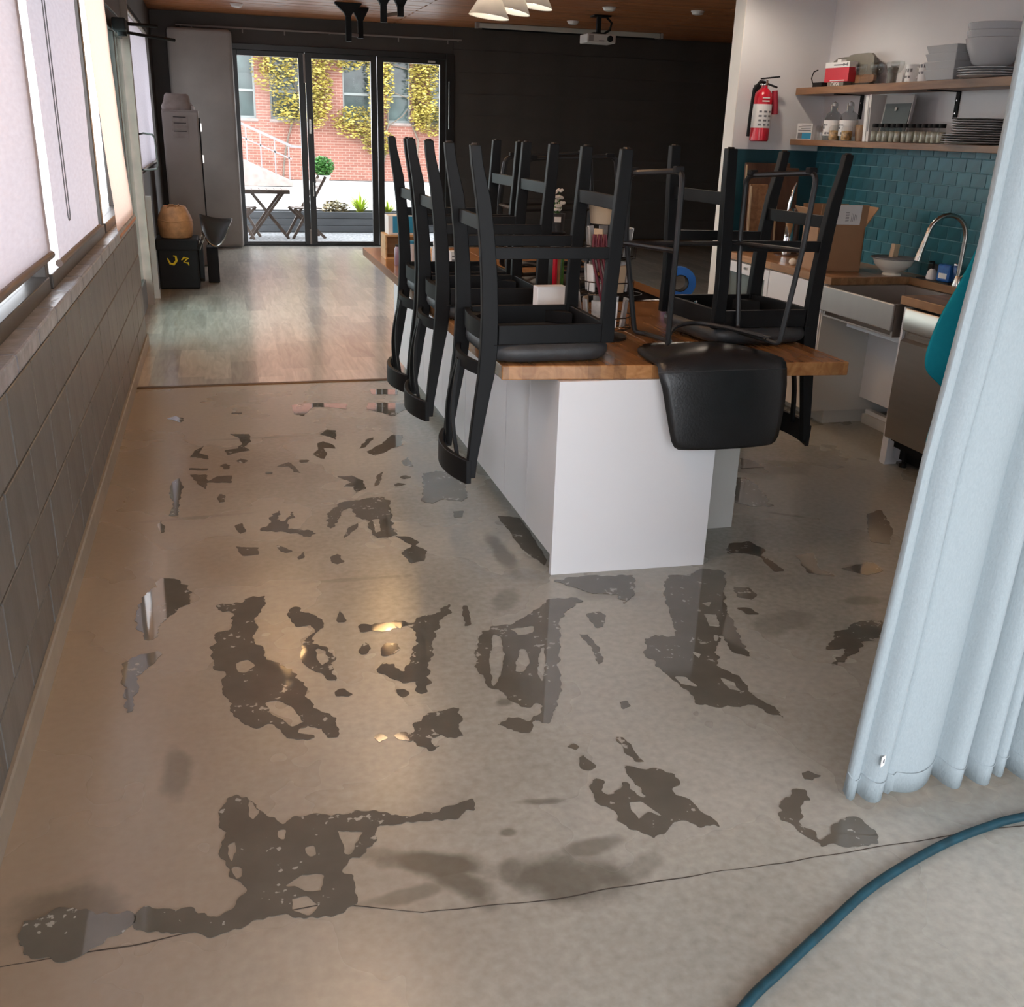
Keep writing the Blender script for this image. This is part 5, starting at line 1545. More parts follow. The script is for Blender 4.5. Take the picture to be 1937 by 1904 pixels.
s0.box(3.42, 3.437, 4.592, 5.345, .722, .868).build('apron', 'steel', sk, bevel=.006)
for (x0, x1, y0, y1, z0, z1) in ((3.437, 3.99, 4.592, 4.61, .69, .868), (3.437, 3.99, 5.25, 5.266, .69, .868), (3.972, 3.99, 4.61, 5.25, .69, .868), (3.437, 3.972, 4.61, 5.25, .69, .70)):
    MB().box(x0, x1, y0, y1, z0, z1).build('basin_wall', 'steel', sk)
MB().lathe([(.04, .701), (.04, .703), (.02, .702)], (3.7, 4.93, 0), 16).build('drain', 'chrome', sk)
dw = thing('dishwasher', 'stainless steel dishwasher with recessed handle, part hidden by the curtain', 'dishwasher', (3.75, 4.25, 0))
MB().box(3.50, 4.10, 3.95, 4.535, .10, .86).build('tub', 'black', dw)
prof = [(3.452, .155)] + [(3.452 - .006 * math.sin(math.pi * k / 12), .155 + (.64 - .155) * k / 12) for k in range(1, 12)] + [(3.452, .64), (3.452, .685), (3.474, .70), (3.474, .735), (3.452, .745), (3.452, .852), (3.456, .858), (3.499, .858), (3.499, .155)]
MB().prism(prof, 'y', 3.95, 4.535).build('door', 'steelv', dw, smooth=True)
MB().box(3.447, 3.452, 4.0, 4.48, .728, .74).build('handle_lip', 'chrome', dw)
MB().box(3.56, 4.0, 3.96, 4.52, .02, .12).build('toe_kick', 'black', dw)
for yy in (4.06, 4.44):
    MB().lathe([(.02, 0), (.02, .02), (.01, .025), (.01, .1)], (3.53, yy, 0), 10).build('foot', 'black', dw)
ep = thing('end_panel', 'white cabinet end panel beside the dishwasher, its foot showing', 'panel', (3.6, 4.55, 0))
MB().box(3.46, 4.1, 4.538, 4.556, .0, .86).build('panel', 'cabinet', ep)
MB().prism([(3.455, 0), (3.53, 0), (3.53, .02), (3.50, .035), (3.495, .13), (3.455, .15)], 'y', 4.50, 4.537).build('foot', 'cabinet', ep)

# faucet
fa = thing('faucet', 'brushed gooseneck faucet arching over the sink', 'faucet', (4.03, 4.88, CZ))
pts = [(4.03, 4.88, CZ), (4.03, 4.88, 1.18)]
for k in range(1, 14):
    a = math.pi * k / 13 * .96
    t_ = (1 - math.cos(a)) / 2
    pts.append((4.03 - .24 * t_, 4.88 + .02 * t_, 1.18 + .125 * math.sin(a)))
pts.append((3.782, 4.902, 1.16))
MB().tube(pts, .0135, 12).build('neck', 'nickel', fa, smooth=True)
MB().tube([(3.783, 4.902, 1.165), (3.765, 4.905, 1.09), (3.758, 4.906, 1.055)], .017, 12, rs=[.0145, .0185, .021]).build('spray_head', 'nickel', fa, smooth=True)
MB().lathe([(.03, 0), (.03, .01), (.02, .05), (.016, .06)], (4.03, 4.88, CZ), 16).build('base', 'nickel', fa, smooth=True)
MB().tube([(4.03, 4.86, CZ + .05), (4.03, 4.80, CZ + .09)], .007, 8).build('lever', 'nickel', fa, smooth=True)
# tray with soap and sponges
ty = thing('sink_caddy', 'black rubber tray behind the sink', 'tray', (4.05, 5.08, CZ))
MB().box(4.005, 4.12, 4.93, 5.22, CZ, CZ + .008).build('mat', 'dishdark', ty, bevel=.003)
MB().box(4.08, 4.12, 5.10, 5.22, CZ + .008, CZ + .085).build('rack_back', 'dishdark', ty, bevel=.004)
sb = thing('soap_bottle', 'small white soap bottle with dark pump on the sink tray', 'soap bottle', (4.035, 5.115, CZ + .008))
MB().lathe([(.03, 0), (.033, .01), (.026, .045), (.012, .06)], (0, 0, 0), 14).build('body', 'paper', sb, world=False, smooth=True)
MB().tube([(0, 0, .058), (0, 0, .10), (-.03, 0, .10)], .006, 8).build('pump', 'black', sb, world=False, smooth=True)
bp = thing('sponge_pack', 'blue wrapped sponge pack on the sink tray', 'pack', (4.045, 5.00, CZ + .008), R(8))
MB().box(-.03, .03, -.05, .05, 0, .10).build('wrapper', 'blueplastic', bp, world=False, bevel=.012)
MB().box(-.0315, -.03, -.03, .03, .02, .05).build('pack_print', 'paper', bp, world=False)
jar('spice_shaker', 'clear shaker with metal top beside the faucet', (4.06, 4.945, CZ + .008), .02, .11, 'clear', 'chrome', 'shaker')

# bowl with brush block
bo = thing('footed_bowl', 'white footed bowl on the worktop by the sink', 'bowl', (3.925, 5.345, CZ))
MB().lathe([(.055, 0), (.058, .004), (.048, .016), (.075, .035), (.108, .065), (.121, .098), (.135, .103), (.134, .107), (.118, .104), (.10, .07), (.06, .04), (.001, .034)], (0, 0, 0), 32).build('bowl', 'cream2', bo, world=False, smooth=True)
MB().lathe([(.135, .1025), (.137, .105), (.134, .1085)], (0, 0, 0), 32).build('rim_line', 'print', bo, world=False, smooth=True)
bh_ = thing('wooden_block', 'small pale wooden brush block standing in the white bowl', 'brush', (3.93, 5.36, CZ + .045), R(15))
MB().obox((0, 0, .07), (.05, .03, .14), ry=R(6)).build('block', 'bamboo', bh_, world=False, bevel=.004)
eg = tag(MB().lathe([(.001, 0), (.016, .003), (.026, .018), (.024, .032), (.012, .043), (.001, .046)], (3.53, 5.83, CZ), 16).build('garlic_bulb', 'cream2', smooth=True), 'cream garlic bulb on the worktop edge', 'garlic')

# cardboard box with open flaps and shipping label
bx = thing('cardboard_box', 'open brown cardboard box with a white shipping label on its raised flap', 'box', (3.66, 5.62, CZ), R(-8))
hw, hd, hh = .15, .115, .275
for nm, a in (('front_wall', (-hw, hw, -hd, -hd + .006, 0, hh)), ('rear_wall', (-hw, hw, hd - .006, hd, 0, hh)), ('side_wall', (-hw, -hw + .006, -hd, hd, 0, hh)), ('side_wall', (hw - .006, hw, -hd, hd, 0, hh)), ('bottom', (-hw, hw, -hd, hd, 0, .006))):
    MB().box(*a).build(nm, 'card', bx, world=False)
fpn = MB().obox((0, -hd - .006, hh + .062), (2 * hw, .006, .125), rx=R(3)).build('flap', 'card', bx, world=False)
MB().obox((.03, -hd - .0105, hh + .066), (.15, .001, .115), rx=R(3)).build('shipping_label', 'paper', fpn, world=False)
lb_ = MB()
for k in range(9):
    lb_.obox((.018 + .0052 * (k % 3) * 0, -hd - .0115, hh + .027 + k * .0085), (.022, .0006, (.003, .0045, .002)[k % 3]), rx=R(3))
lb_.build('barcode', 'print', fpn, world=False)
for k in range(4):
    MB().obox((.045 + .010 * k, -hd - .0115, hh + .05), (.0022, .0006, .05 - .006 * k), rx=R(3)).build('print_line', 'print', fpn, world=False)
MB().obox((.075, -hd - .0115, hh + .114), (.012, .0006, .008), rx=R(3)).build('print_mark', 'print', fpn, world=False)
MB().obox((hw + .035, 0, hh + .055), (.005, 2 * hd, .13), ry=R(32)).build('flap', 'card', bx, world=False)
MB().obox((-hw - .035, 0, hh + .05), (.005, 2 * hd, .12), ry=R(-35)).build('flap', 'card', bx, world=False)
MB().obox((0, hd + .02, hh + .055), (2 * hw, .005, .12), rx=R(-18)).build('flap', 'card', bx, world=False)

# boards leaning on the wall end
for k, (x, w_, h_, y_, m_, lab) in enumerate(((3.725, .35, .60, 6.655, 'darkwood', 'large dark walnut chopping board leaning on the dark teal wall'), (3.64, .14, .46, 6.60, 'shelfwood', 'narrow brown paddle board leaning in front of the large dark board'), (3.87, .17, .57, 6.62, 'darkwood', 'tall slim dark board leaning at the kitchen corner'))):
    t = thing('chopping_board', lab, 'chopping board', (x, y_, CZ))
    MB().obox((0, -.035, h_ / 2), (w_, .022, h_), rx=R(-4)).build('board', m_, t, world=False, bevel=.006)
    MB().obox((-w_ / 2 + .008, -.047, h_ / 2 + .001), (.012, .004, h_ - .03), rx=R(-4)).build('edge', 'bamboo', t, world=False)
# chrome lever press
lp = thing('lever_press', 'chrome citrus press with a tall lever on a dark round foot', 'juicer', (3.79, 6.36, CZ))
MB().lathe([(.085, 0), (.085, .008), (.05, .012)], (0, 0, 0), 22).build('foot', 'darkwood', lp, world=False, smooth=True)
MB().lathe([(.035, .012), (.035, .10), (.033, .11), (.033, .21), (.037, .215), (.037, .235), (.02, .25), (.018, .275)], (0, 0, 0), 20).build('column', 'chrome', lp, world=False, smooth=True)
MB().lathe([(.001, -.024), (.02, -.012), (.026, 0), (.02, .014), (.001, .022)], (-.012, -.01, .30), 14).build('joint', 'chrome', lp, world=False, smooth=True)
MB().tube([(-.03, -.01, .27), (-.025, -.01, .34), (-.008, -.01, .44), (.01, -.01, .485)], .011, 10, rs=[.008, .013, .010, .004]).build('lever', 'chrome', lp, world=False, smooth=True)
MB().lathe([(.03, 0), (.03, .30), (.028, .31)], (.06, .02, .0), 16).build('cup_stack', 'darkwood', lp, world=False, smooth=True)

# ---- shelves
def shelf(label, y0, y1, z0, z1, brs):
    t = thing('wall_shelf', label, 'shelf', (4.02, (y0 + y1) / 2, z0))
    MB().box(3.905, 4.139, y0, y1, z0, z1).build('board', 'shelfwood', t, bevel=.002)
    for yb in brs:
        b = MB().box(3.93, 4.139, yb - .016, yb + .016, z0 - .006, z0 - .0005).box(4.131, 4.1395, yb - .016, yb + .016, z0 - .15, z0 - .0005).build('bracket', 'black', t)
        for dz in (.05, .12):
            MB().lathe([(.005, 0), (.005, .003)], (4.131, yb, z0 - dz), 8, rot=Matrix.Rotation(R(-90), 3, 'Y')).build('screw', 'nickel', b)
    return t
SU, SL = 2.007, 1.674
shelf('upper brown wooden wall shelf holding glasses and grey bowls', 3.6, 6.686, 1.962, SU, (6.23, 5.28, 4.1))
shelf('lower brown wooden wall shelf holding spice jars and bottles', 3.6, 6.686, 1.637, SL, ())
# items keep the photographed y order; computed for x = 4.0
def SY(y435):
    return y435 * .9195
XS = 4.0
# upper shelf
tr1 = thing('enamel_tray', 'large olive-grey rounded tray leaning at the wall corner of the upper shelf', 'tray', (4.09, 6.30, SU))
prof_t = []
for i in range(28):
    a = 2 * math.pi * i / 28
    c_, s_ = math.cos(a), math.sin(a)
    k = 1 / (abs(c_) ** 6 + abs(s_) ** 6) ** (1 / 6)
    prof_t.append((.25 * k * c_, .095 + .095 * k * s_))
MB().prism(prof_t, 'x', -.012, .012).build('tray', 'olive', tr1, world=False, bevel=.004)
tr2 = thing('enamel_tray', 'smaller olive-grey rounded tray standing behind the red carton', 'tray', (4.05, 6.17, SU))
MB().prism([(p[0] * .62, p[1] * 1.04) for p in prof_t], 'x', -.01, .01).build('tray', 'olive', tr2, world=False, bevel=.004)
MB().prism([(p[0] * .5 - .08, .02 + p[1] * .25) for p in prof_t], 'x', -.03, -.01).build('lower_panel', 'shelfwood', tr2, world=False)
tst = thing('charger', 'black charger block with a looped cable on the upper shelf end', 'charger', (3.96, 6.475, SU))
MB().box(-.03, .03, -.06, .05, 0, .03).build('block', 'black', tst, world=False, bevel=.004)
MB().tube([(0, .04, .02), (0, .09, .02), (0, .12, .06), (0, .10, .10), (0, .05, .11)], .004, 6).build('cable', 'black', tst, world=False, smooth=True)
rb = thing('red_carton', 'red carton with a white header strip and white lettering on the upper shelf', 'box', (3.985, SY(6.84), SU), R(4))
MB().box(-.03, .03, -.125, .125, .028, .115).build('body', 'redbox', rb, world=False, bevel=.002)
MB().box(-.031, .031, -.127, .127, .115, .148).build('header', 'paper', rb, world=False)
MB().box(-.02, .02, -.02, .02, .148, .165).build('hang_tab', 'paper', rb, world=False)
MB().box(-.031, .031, -.085, .085, 0, .028).build('base_strip', 'olive', rb, world=False)
MB().box(-.0318, -.031, -.1, .035, .127, .134).box(-.0318, -.031, -.075, -.06, .124, .138).box(-.0318, -.031, -.11, -.098, .122, .142).build('header_print', 'print', rb, world=False)
MB().box(-.0318, -.0302, -.09, .06, .034, .039).build('stripe', 'paper', rb, world=False)
text_mesh('lettering', 'CASA', .036, 'paper', rb, (-.0335, -.0, .002), (R(90), 0, R(-90)))
def goblet(label, y, x=3.98, h=.125):
    t = thing('wine_glass', label, 'glass', (x, y, SU), 0, 'stemmed glasses on the upper shelf')
    MB().lathe([(.032, 0), (.030, .003), (.005, .007), (.0035, .05), (.02, .062), (.036, .085), (.040, .105), (.036, h), (.0345, h), (.038, .104), (.034, .086), (.018, .065), (.001, .06)], (0, 0, 0), 18).build('glass', 'clear', t, world=False, smooth=True)
    return t
gl0 = goblet('clear stemmed glass in the row on the upper shelf, next to the red carton', 6.05)
for k, (y, x, lab) in enumerate(((5.94, 4.03, 'clear stemmed glass second from the red carton on the upper shelf'), (5.86, 3.96, 'clear stemmed glass third from the red carton on the upper shelf'), (5.75, 4.0, 'clear stemmed glass fourth from the red carton on the upper shelf'), (5.66, 3.97, 'clear stemmed glass next to the printed mugs on the upper shelf'))):
    dup(gl0, (x, y, SU), (0, 0, 0), lab)
gt = thing('dark_tumbler', 'dark tumbler among the stemmed glasses on the upper shelf', 'glass', (4.06, 5.83, SU))
MB().lathe([(.026, 0), (.032, .1), (.029, .1), (.024, .004), (.001, .004)], (0, 0, 0), 16).build('glass', 'olive', gt, world=False, smooth=True)
for y, lab, dk in ((5.52, 'white mug with dark print beside the stemmed glasses', 0), (5.40, 'white mug with dark print beside the stacked grey containers', 1)):
    t = thing('printed_mug', lab, 'mug', (3.98, y, SU))
    MB().lathe([(.036, 0), (.040, .004), (.040, .098), (.036, .098), (.035, .006), (.001, .006)], (0, 0, 0), 20).build('body', 'paper', t, world=False, smooth=True)
    MB().tube([(0.0, -.038, .08), (0, -.062, .075), (0, -.066, .045), (0, -.05, .025), (0, -.039, .024)], .005, 8).build('handle', 'paper', t, world=False, smooth=True)
    for k in range(6):
        a = R(150 + k * 14)
        MB().obox((.0402 * math.cos(a), .0402 * math.sin(a), .03 + .018 * ((k * 2 + dk) % 4)), (.001, .012, .012 + .006 * (k % 2)), rz=a).build('print', 'print', t, world=False)
for k in range(4):
    t = thing('grey_container', ('grey square container, bottom of the stack on the upper shelf', 'grey square container, second of the stack from the bottom', 'grey square container, third of the stack from the bottom', 'grey square container, top of the tilted stack on the upper shelf')[k], 'container', (4.0, 5.17, SU + .041 * k), 0, 'stacked grey containers on the upper shelf')
    mb = MB()
    w0, w1 = .098, .115
    mb.add([(-w0, -w0 * 1.15, 0), (w0, -w0 * 1.15, 0), (w0, w0 * 1.15, 0), (-w0, w0 * 1.15, 0), (-w1, -w1 * 1.15, .055), (w1, -w1 * 1.15, .055), (w1, w1 * 1.15, .055), (-w1, w1 * 1.15, .055),
            (-w1 + .006, -w1 * 1.15 + .006, .055), (w1 - .006, -w1 * 1.15 + .006, .055), (w1 - .006, w1 * 1.15 - .006, .055), (-w1 + .006, w1 * 1.15 - .006, .055), (-w0 + .004, -w0 * 1.1, .01), (w0 - .004, -w0 * 1.1, .01), (w0 - .004, w0 * 1.1, .01), (-w0 + .004, w0 * 1.1, .01)],
           [(0, 3, 2, 1), (0, 1, 5, 4), (1, 2, 6, 5), (2, 3, 7, 6), (3, 0, 4, 7), (4, 5, 9, 8), (5, 6, 10, 9), (6, 7, 11, 10), (7, 4, 8, 11), (8, 9, 13, 12), (9, 10, 14, 13), (10, 11, 15, 14), (11, 8, 12, 15), (12, 13, 14, 15)])
    mb.build('body', 'greycer', t, world=False, bevel=.006)
for k in range(4):
    t = tag(MB().lathe([(.09, 0), (.15, .006), (.168, .012), (.168, .0145), (.15, .009), (.001, .007)], (0, 0, 0), 32).build('grey_plate', 'greycer', smooth=True),
            ('grey plate, bottom of the stack under the big grey bowls', 'grey plate, second from the bottom under the big grey bowls', 'grey plate, third from the bottom under the big grey bowls', 'grey plate, topmost of the stack under the big grey bowls')[k], 'plate', 'grey plates on the upper shelf')
    t.location = (4.0, 4.88, SU + .0125 * k)
for k in range(3):
    t = tag(MB().lathe([(.06, 0), (.10, .02), (.138, .10), (.150, .14), (.146, .142), (.132, .10), (.095, .028), (.001, .014)], (0, 0, 0), 36).build('grey_bowl', 'greycer', smooth=True),
            ('big grey bowl, lowest of the nested stack', 'big grey bowl, middle of the nested stack', 'big grey bowl, topmost of the nested stack')[k], 'bowl', 'nested big grey bowls')
    t.location = (3.995, 4.88, SU + .053 + .036 * k)

# lower shelf
cd = thing('info_card', 'small white and teal printed card at the wall end of the lower shelf', 'card', (3.96, 6.60, SL), R(38))
MB().box(-.003, .003, -.055, .055, 0, .105).build('card', 'paper', cd, world=False)
MB().box(-.0036, -.003, -.05, .03, .006, .045).build('picture', 'bluebox', cd, world=False)
MB().box(-.004, -.003, .015, .045, .006, .045).build('picture', 'print', cd, world=False)
for k in range(4):
    MB().box(-.0038, -.003, -.045, .045 - .02 * (k % 2), .058 + k * .011, .063 + k * .011).build('print_line', 'print', cd, world=False)
jar('tumbler', 'clear tumbler behind the info card on the lower shelf', (4.04, 6.52, SL), .04, .10, 'clear', 'clear', 'glass', lid=False)
jar('tumbler', 'clear tumbler between the info card and the swing-top bottles', (4.0, 6.42, SL), .036, .095, 'clear', 'clear', 'glass', lid=False)
def swing(label, y):
    t = thing('swing_top_bottle', label, 'bottle', (3.985, y, SL))
    MB().lathe([(.055, 0), (.058, .008), (.058, .135), (.048, .165), (.02, .185), (.016, .20), (.018, .205), (.018, .215)], (0, 0, 0), 22).build('body', 'bottleglass', t, world=False, smooth=True)
    MB().lathe([(.0585, .03), (.0588, .031), (.0588, .125), (.0585, .126)], (0, 0, 0), 22).build('paper_label', 'paper', t, world=False, smooth=True)
    for k in range(9):
        a = R(130 + (k % 5) * 22)
        MB().obox((.0592 * math.cos(a), .0592 * math.sin(a), .045 + .017 * (k % 4)), (.0008, .018, .007 + .004 * (k % 3)), rz=a).build('label_print', 'print', t, world=False)
    MB().lathe([(.017, .215), (.02, .222), (.017, .235), (.004, .238)], (0, 0, 0), 14).build('stopper', 'greycer', t, world=False, smooth=True)
    MB().tube([(.02, 0, .175), (.024, 0, .205), (.022, 0, .225), (0, 0, .242), (-.022, 0, .225), (-.024, 0, .205), (-.02, 0, .175)], .0022, 5).build('wire_clip', 'nickel', t, world=False)
    return t
swing('clear swing-top bottle with white label, nearer the wall corner on the lower shelf', 6.30)
swing('clear swing-top bottle with white label, beside the wooden tumblers on the lower shelf', 6.115)
jar('pasta_jar', 'small jar of dried pasta between the two swing-top bottles', (3.945, 6.205, SL), .036, .10, 'clear', 'clear', 'jar', fill='pasta', lid=False)
jar('pasta_jar', 'small jar of dried pasta in front of the second swing-top bottle', (3.945, 6.06, SL), .036, .098, 'clear', 'clear', 'jar', fill='pasta', lid=False)
tum0 = None
for k, (y, x, lab) in enumerate(((6.02, 4.02, 'brown wooden tumbler nearest the swing-top bottles'), (5.96, 3.99, 'brown wooden tumbler in the middle of three'), (5.90, 4.03, 'brown wooden tumbler nearest the upright books'))):
    o = MB().lathe([(.03, 0), (.036, .05), (.036, .095), (.033, .1), (.032, .095), (.03, .01), (.001, .01)], (0, 0, 0), 16).build('wooden_tumbler', 'amberglass', smooth=True)
    o.location = (x, y, SL)
    tag(o, lab, 'tumbler', 'wooden tumblers on the lower shelf')
def book(label, y, th, d, h, cov, x=3.985, tilt=0):
    t = thing('book', label, 'book', (x, y, SL), 0, 'upright books on the lower shelf')
    t.rotation_euler = (tilt, 0, 0)
    MB().box(-d / 2 + .002, d / 2, -th / 2 + .002, th / 2 - .002, .002, h - .002).build('pages', 'paper', t, world=False)
    MB().box(-d / 2 - .001, d / 2, -th / 2, -th / 2 + .002, 0, h).box(-d / 2 - .001, d / 2, th / 2 - .002, th / 2, 0, h).box(-d / 2 - .003, -d / 2 + .001, -th / 2, th / 2, 0, h).build('cover', cov, t, world=False)
    return t
book('white spined book, nearest the wooden tumblers', 5.845, .03, .10, .272, 'paper', tilt=R(-5))
b2 = book('white spined book leaning against the dark framed book', 5.808, .026, .105, .275, 'projwhite', tilt=R(-5))
MB().box(-.0565, -.0555, -.005, .005, .06, .2).build('spine_print', 'print', b2, world=False)
db = thing('dark_book', 'dark grey book in a pale frame facing out behind the spice jars', 'book', (3.995, 5.63, SL))
MB().obox((0, 0, .135), (.018, .27, .27), ry=R(6)).build('block', 'greyplate', db, world=False)
MB().obox((-.012, -.004, .115), (.006, .245, .215), ry=R(6)).build('cover', 'bookdark', db, world=False)
MB().obox((-.0155, .0, .19), (.001, .018, .02), ry=R(6)).build('emblem', 'greyplate', db, world=False)
# spice jars
ORD = ['first', 'second', 'third', 'fourth', 'fifth', 'sixth', 'seventh', 'eighth', 'ninth', 'tenth', 'eleventh', 'twelfth']
sp0 = None
ys = [5.74, 5.685, 5.625, 5.565, 5.505, 5.445, 5.385, 5.325, 5.265, 5.215, 5.165, 5.12]
for k, y in enumerate(ys):
    lab = 'small black-lidded spice jar, ' + ORD[k] + ' along from the upright books'
    if sp0 is None:
        sp0 = thing('spice_jar', lab, 'spice jar', (3.935, y, SL), 0, 'spice jars on the lower shelf')
        MB().lathe([(.022, 0), (.024, .004), (.024, .07), (.019, .08), (.018, .088)], (0, 0, 0), 14).build('glass', 'clear', sp0, world=False, smooth=True)
        MB().lathe([(.021, .004), (.0225, .006), (.0225, .062), (.001, .064)], (0, 0, 0), 12).build('spice', 'spice', sp0, world=False, smooth=True)
        MB().lathe([(.0205, .084), (.0205, .104), (.019, .106), (.001, .106)], (0, 0, 0), 14).build('lid', 'black', sp0, world=False, smooth=True)
    else:
        dup(sp0, (3.935 + .005 * (k % 2), y, SL), (0, 0, 0), lab)
for k in range(11):
    t = tag(MB().lathe([(.08, 0), (.13, .005), (.155, .0115), (.155, .014), (.13, .0085), (.001, .007)], (0, 0, 0), 32).build('stoneware_plate', 'greyplate', smooth=True),
            'grey stoneware plate, ' + ORD[k] + ' from the bottom of the lower shelf stack', 'plate', 'stacked stoneware plates on the lower shelf')
    sc = 1.12 if k < 4 else .93
    t.scale = (sc, sc, 1)
    t.location = (3.985 if k < 4 else 4.0, 4.89, SL + .0122 * k)

# ---- fire extinguisher
fe = thing('fire_extinguisher', 'red fire extinguisher hanging on the white wall end', 'fire extinguisher', (3.612, 6.60, 1.655))
MB().lathe([(.058, 0), (.064, .006), (.064, .27), (.056, .305), (.034, .33), (.022, .338), (.022, .352)], (0, 0, 0), 26).build('cylinder', 'redpaint', fe, world=False, smooth=True)
MB().lathe([(.0648, .085), (.0651, .086), (.0651, .235), (.0648, .236)], (0, 0, 0), 26).build('instruction_label', 'paper', fe, world=False, smooth=True)
for k in range(12):
    a = R(-125 + (k % 3) * 30)
    MB().obox((.0656 * math.cos(a), .0656 * math.sin(a), .105 + .028 * (k // 3)), (.0008, .022 - .004 * (k % 2), .012), rz=a).build('label_print', 'print', fe, world=False)
for k in range(2):
    a = R(-100)
    MB().obox((.0652 * math.cos(a), .0652 * math.sin(a), .255 + .02 * k), (.0008, .05, .008), rz=a).build('upper_print', 'paper', fe, world=False)
MB().lathe([(.02, .352), (.024, .356), (.024, .385), (.014, .39)], (0, 0, 0), 14).build('valve', 'nickel', fe, world=False, smooth=True)
MB().bar((-.03, 0, .395), (.10, -.01, .412), .022, .010).build('carry_handle', 'black', fe, world=False)
MB().bar((-.01, 0, .375), (.09, -.01, .345), .02, .010).build('squeeze_lever', 'black', fe, world=False)
MB().tube([(-.01, -.02, .372), (-.05, -.03, .375), (-.085, -.02, .33), (-.088, -.01, .2), (-.085, 0, .08), (-.08, .01, .03)], .011, 8).build('hose', 'black', fe, world=False, smooth=True)
MB().tube([(.088, .01, .325), (.10, .01, .23), (.102, .01, .175)], .02, 10, rs=[.02, .024, .026]).build('tag_sleeve', 'redrubber', fe, world=False, smooth=True)
MB().box(-.03, .03, .064, .088, .1, .36).build('wall_bracket', 'black', fe, world=False)

# ================================================================ CURTAIN AND TEAL CLOTH
ct = thing('curtain', 'long pale blue-grey linen curtain hanging in folds beside the kitchen', 'curtain', (2.3, 1.86, 0))
rows = []
nz_, nu = 46, 260
# pleat crests: (arc position, half width, depth) - each pleat is a rounded tube of cloth with a sharp valley between
PLEATS = [0, .034, .098, .25, .325, .405, .455, .55, .68, .76, .90, 1.03, 1.16, 1.27, 1.42, 1.55, 1.70, 1.84, 2.0]
EDGE = [(3.0, 1.615), (1.914, 1.606), (1.691, 1.604), (1.45, 1.597), (1.19, 1.574), (.964, 1.552), (.472, 1.528), (0, 1.50)]
def pleat(s):
    for a, b in zip(PLEATS, PLEATS[1:]):
        if s <= b:
            f = (s - a) / (b - a)
            return math.sin(math.pi * f) ** .75, b - a, f
    return 0, .1, 0
for i in range(nz_ + 1):
    t_ = i / nz_
    z = 2.9 + (.05 - 2.9) * t_
    row = []
    xl = 1.60
    for (za, xa), (zb_, xb) in zip(EDGE, EDGE[1:]):
        if zb_ <= z <= za:
            xl = xa + (xb - xa) * (za - z) / (za - zb_)
    for j in range(nu + 1):
        u_ = j / nu
        s_ = 2.0 * u_
        h_, w_, f_ = pleat(s_)
        wob = .02 * noise.noise(Vector((s_ * 2.5, z * .7, 1.3)))
        amp = (min(.085, w_ * .75) if s_ > .25 else min(.032, w_ * .5)) * (.75 + .35 * t_)
        xv = xl + s_ * (1 + .08 * t_) + wob * 1.5 * min(1, s_ * 8) + .014 * (f_ - .5) * h_
        yv = 1.90 - amp * h_ + wob + .02 * s_ * 0 + .01 * noise.noise(Vector((s_ * 6, z * 1.2, 5)))
        yv -= .020 * math.exp(-((s_ - .098) / .028) ** 2)
        zz = z - (.022 * h_ - .006) * t_ ** 3 - .012 * max(0, .2 - s_) * 0 + .02 * (s_ < .001) * 0 - .012 * t_ ** 3 * (s_ < .12)
        row.append((xv, yv, zz))
    rows.append(row)
MB().grid(rows).build('cloth', 'curtain', ct, smooth=True, solid=.003)
hem = []
for j in range(nu + 1):
    a = rows[-2][j]
    hem.append((a[0], a[1] - .0035, a[2] + .0))
hd_ = MB()
hd_.tube(hem, .0012, 4).build('hem_stitch', 'curtain', ct)
MB().tube([(rows[i][4][0] + .006, rows[i][4][1] - .004, rows[i][4][2]) for i in range(nz_ + 1)], .0013, 4).build('side_stitch', 'greycer', ct)
p = rows[-3][7]
MB().obox((p[0] + .012, p[1] - .012, p[2] + .005), (.022, .002, .03), rz=R(25)).build('care_tag', 'paper', ct)
MB().obox((p[0] + .012, p[1] - .0135, p[2] + .005), (.008, .001, .01), rz=R(25)).build('care_symbol', 'print', ct)
tr_ = tag(MB().tube([(1.3, 1.86, 2.93), (4.12, 1.86, 2.93)], .016, 10).build('curtain_rail', 'nickel', smooth=True), 'metal rail carrying the pale curtain', 'rail')

tc_ = thing('teal_cloth', 'bright teal cloth bulging out from behind the pale curtain beside the dishwasher', 'cloth', (2.1, 2.42, .5))
edge = [(1.55, 2.13), (1.45, 2.085), (1.381, 2.066), (1.306, 2.038), (1.246, 2.010), (1.2, 1.988), (1.138, 1.975), (1.099, 1.968), (1.059, 1.972), (1.035, 1.99), (1.009, 2.03), (.985, 2.06), (.95, 2.065), (.88, 2.035), (.78, 2.03), (.7, 2.06), (.6, 2.09), (.4, 2.10)]
rows = []
for i, (z, x0) in enumerate(edge):
    row = []
    for j in range(15):
        u_ = j / 14
        x = x0 + (2.75 - x0) * u_
        row.append((x, 2.42 + .05 * math.sin(u_ * 13 + z * 3) * min(1, u_ * 6 + .25) + .05 * (1 - u_), z))
    rows.append(row)
oc = MB().grid(rows).build('cloth', 'tealcloth', tc_, smooth=True, solid=.006)
md = oc.modifiers.new('sub', 'SUBSURF')
md.levels = md.render_levels = 1

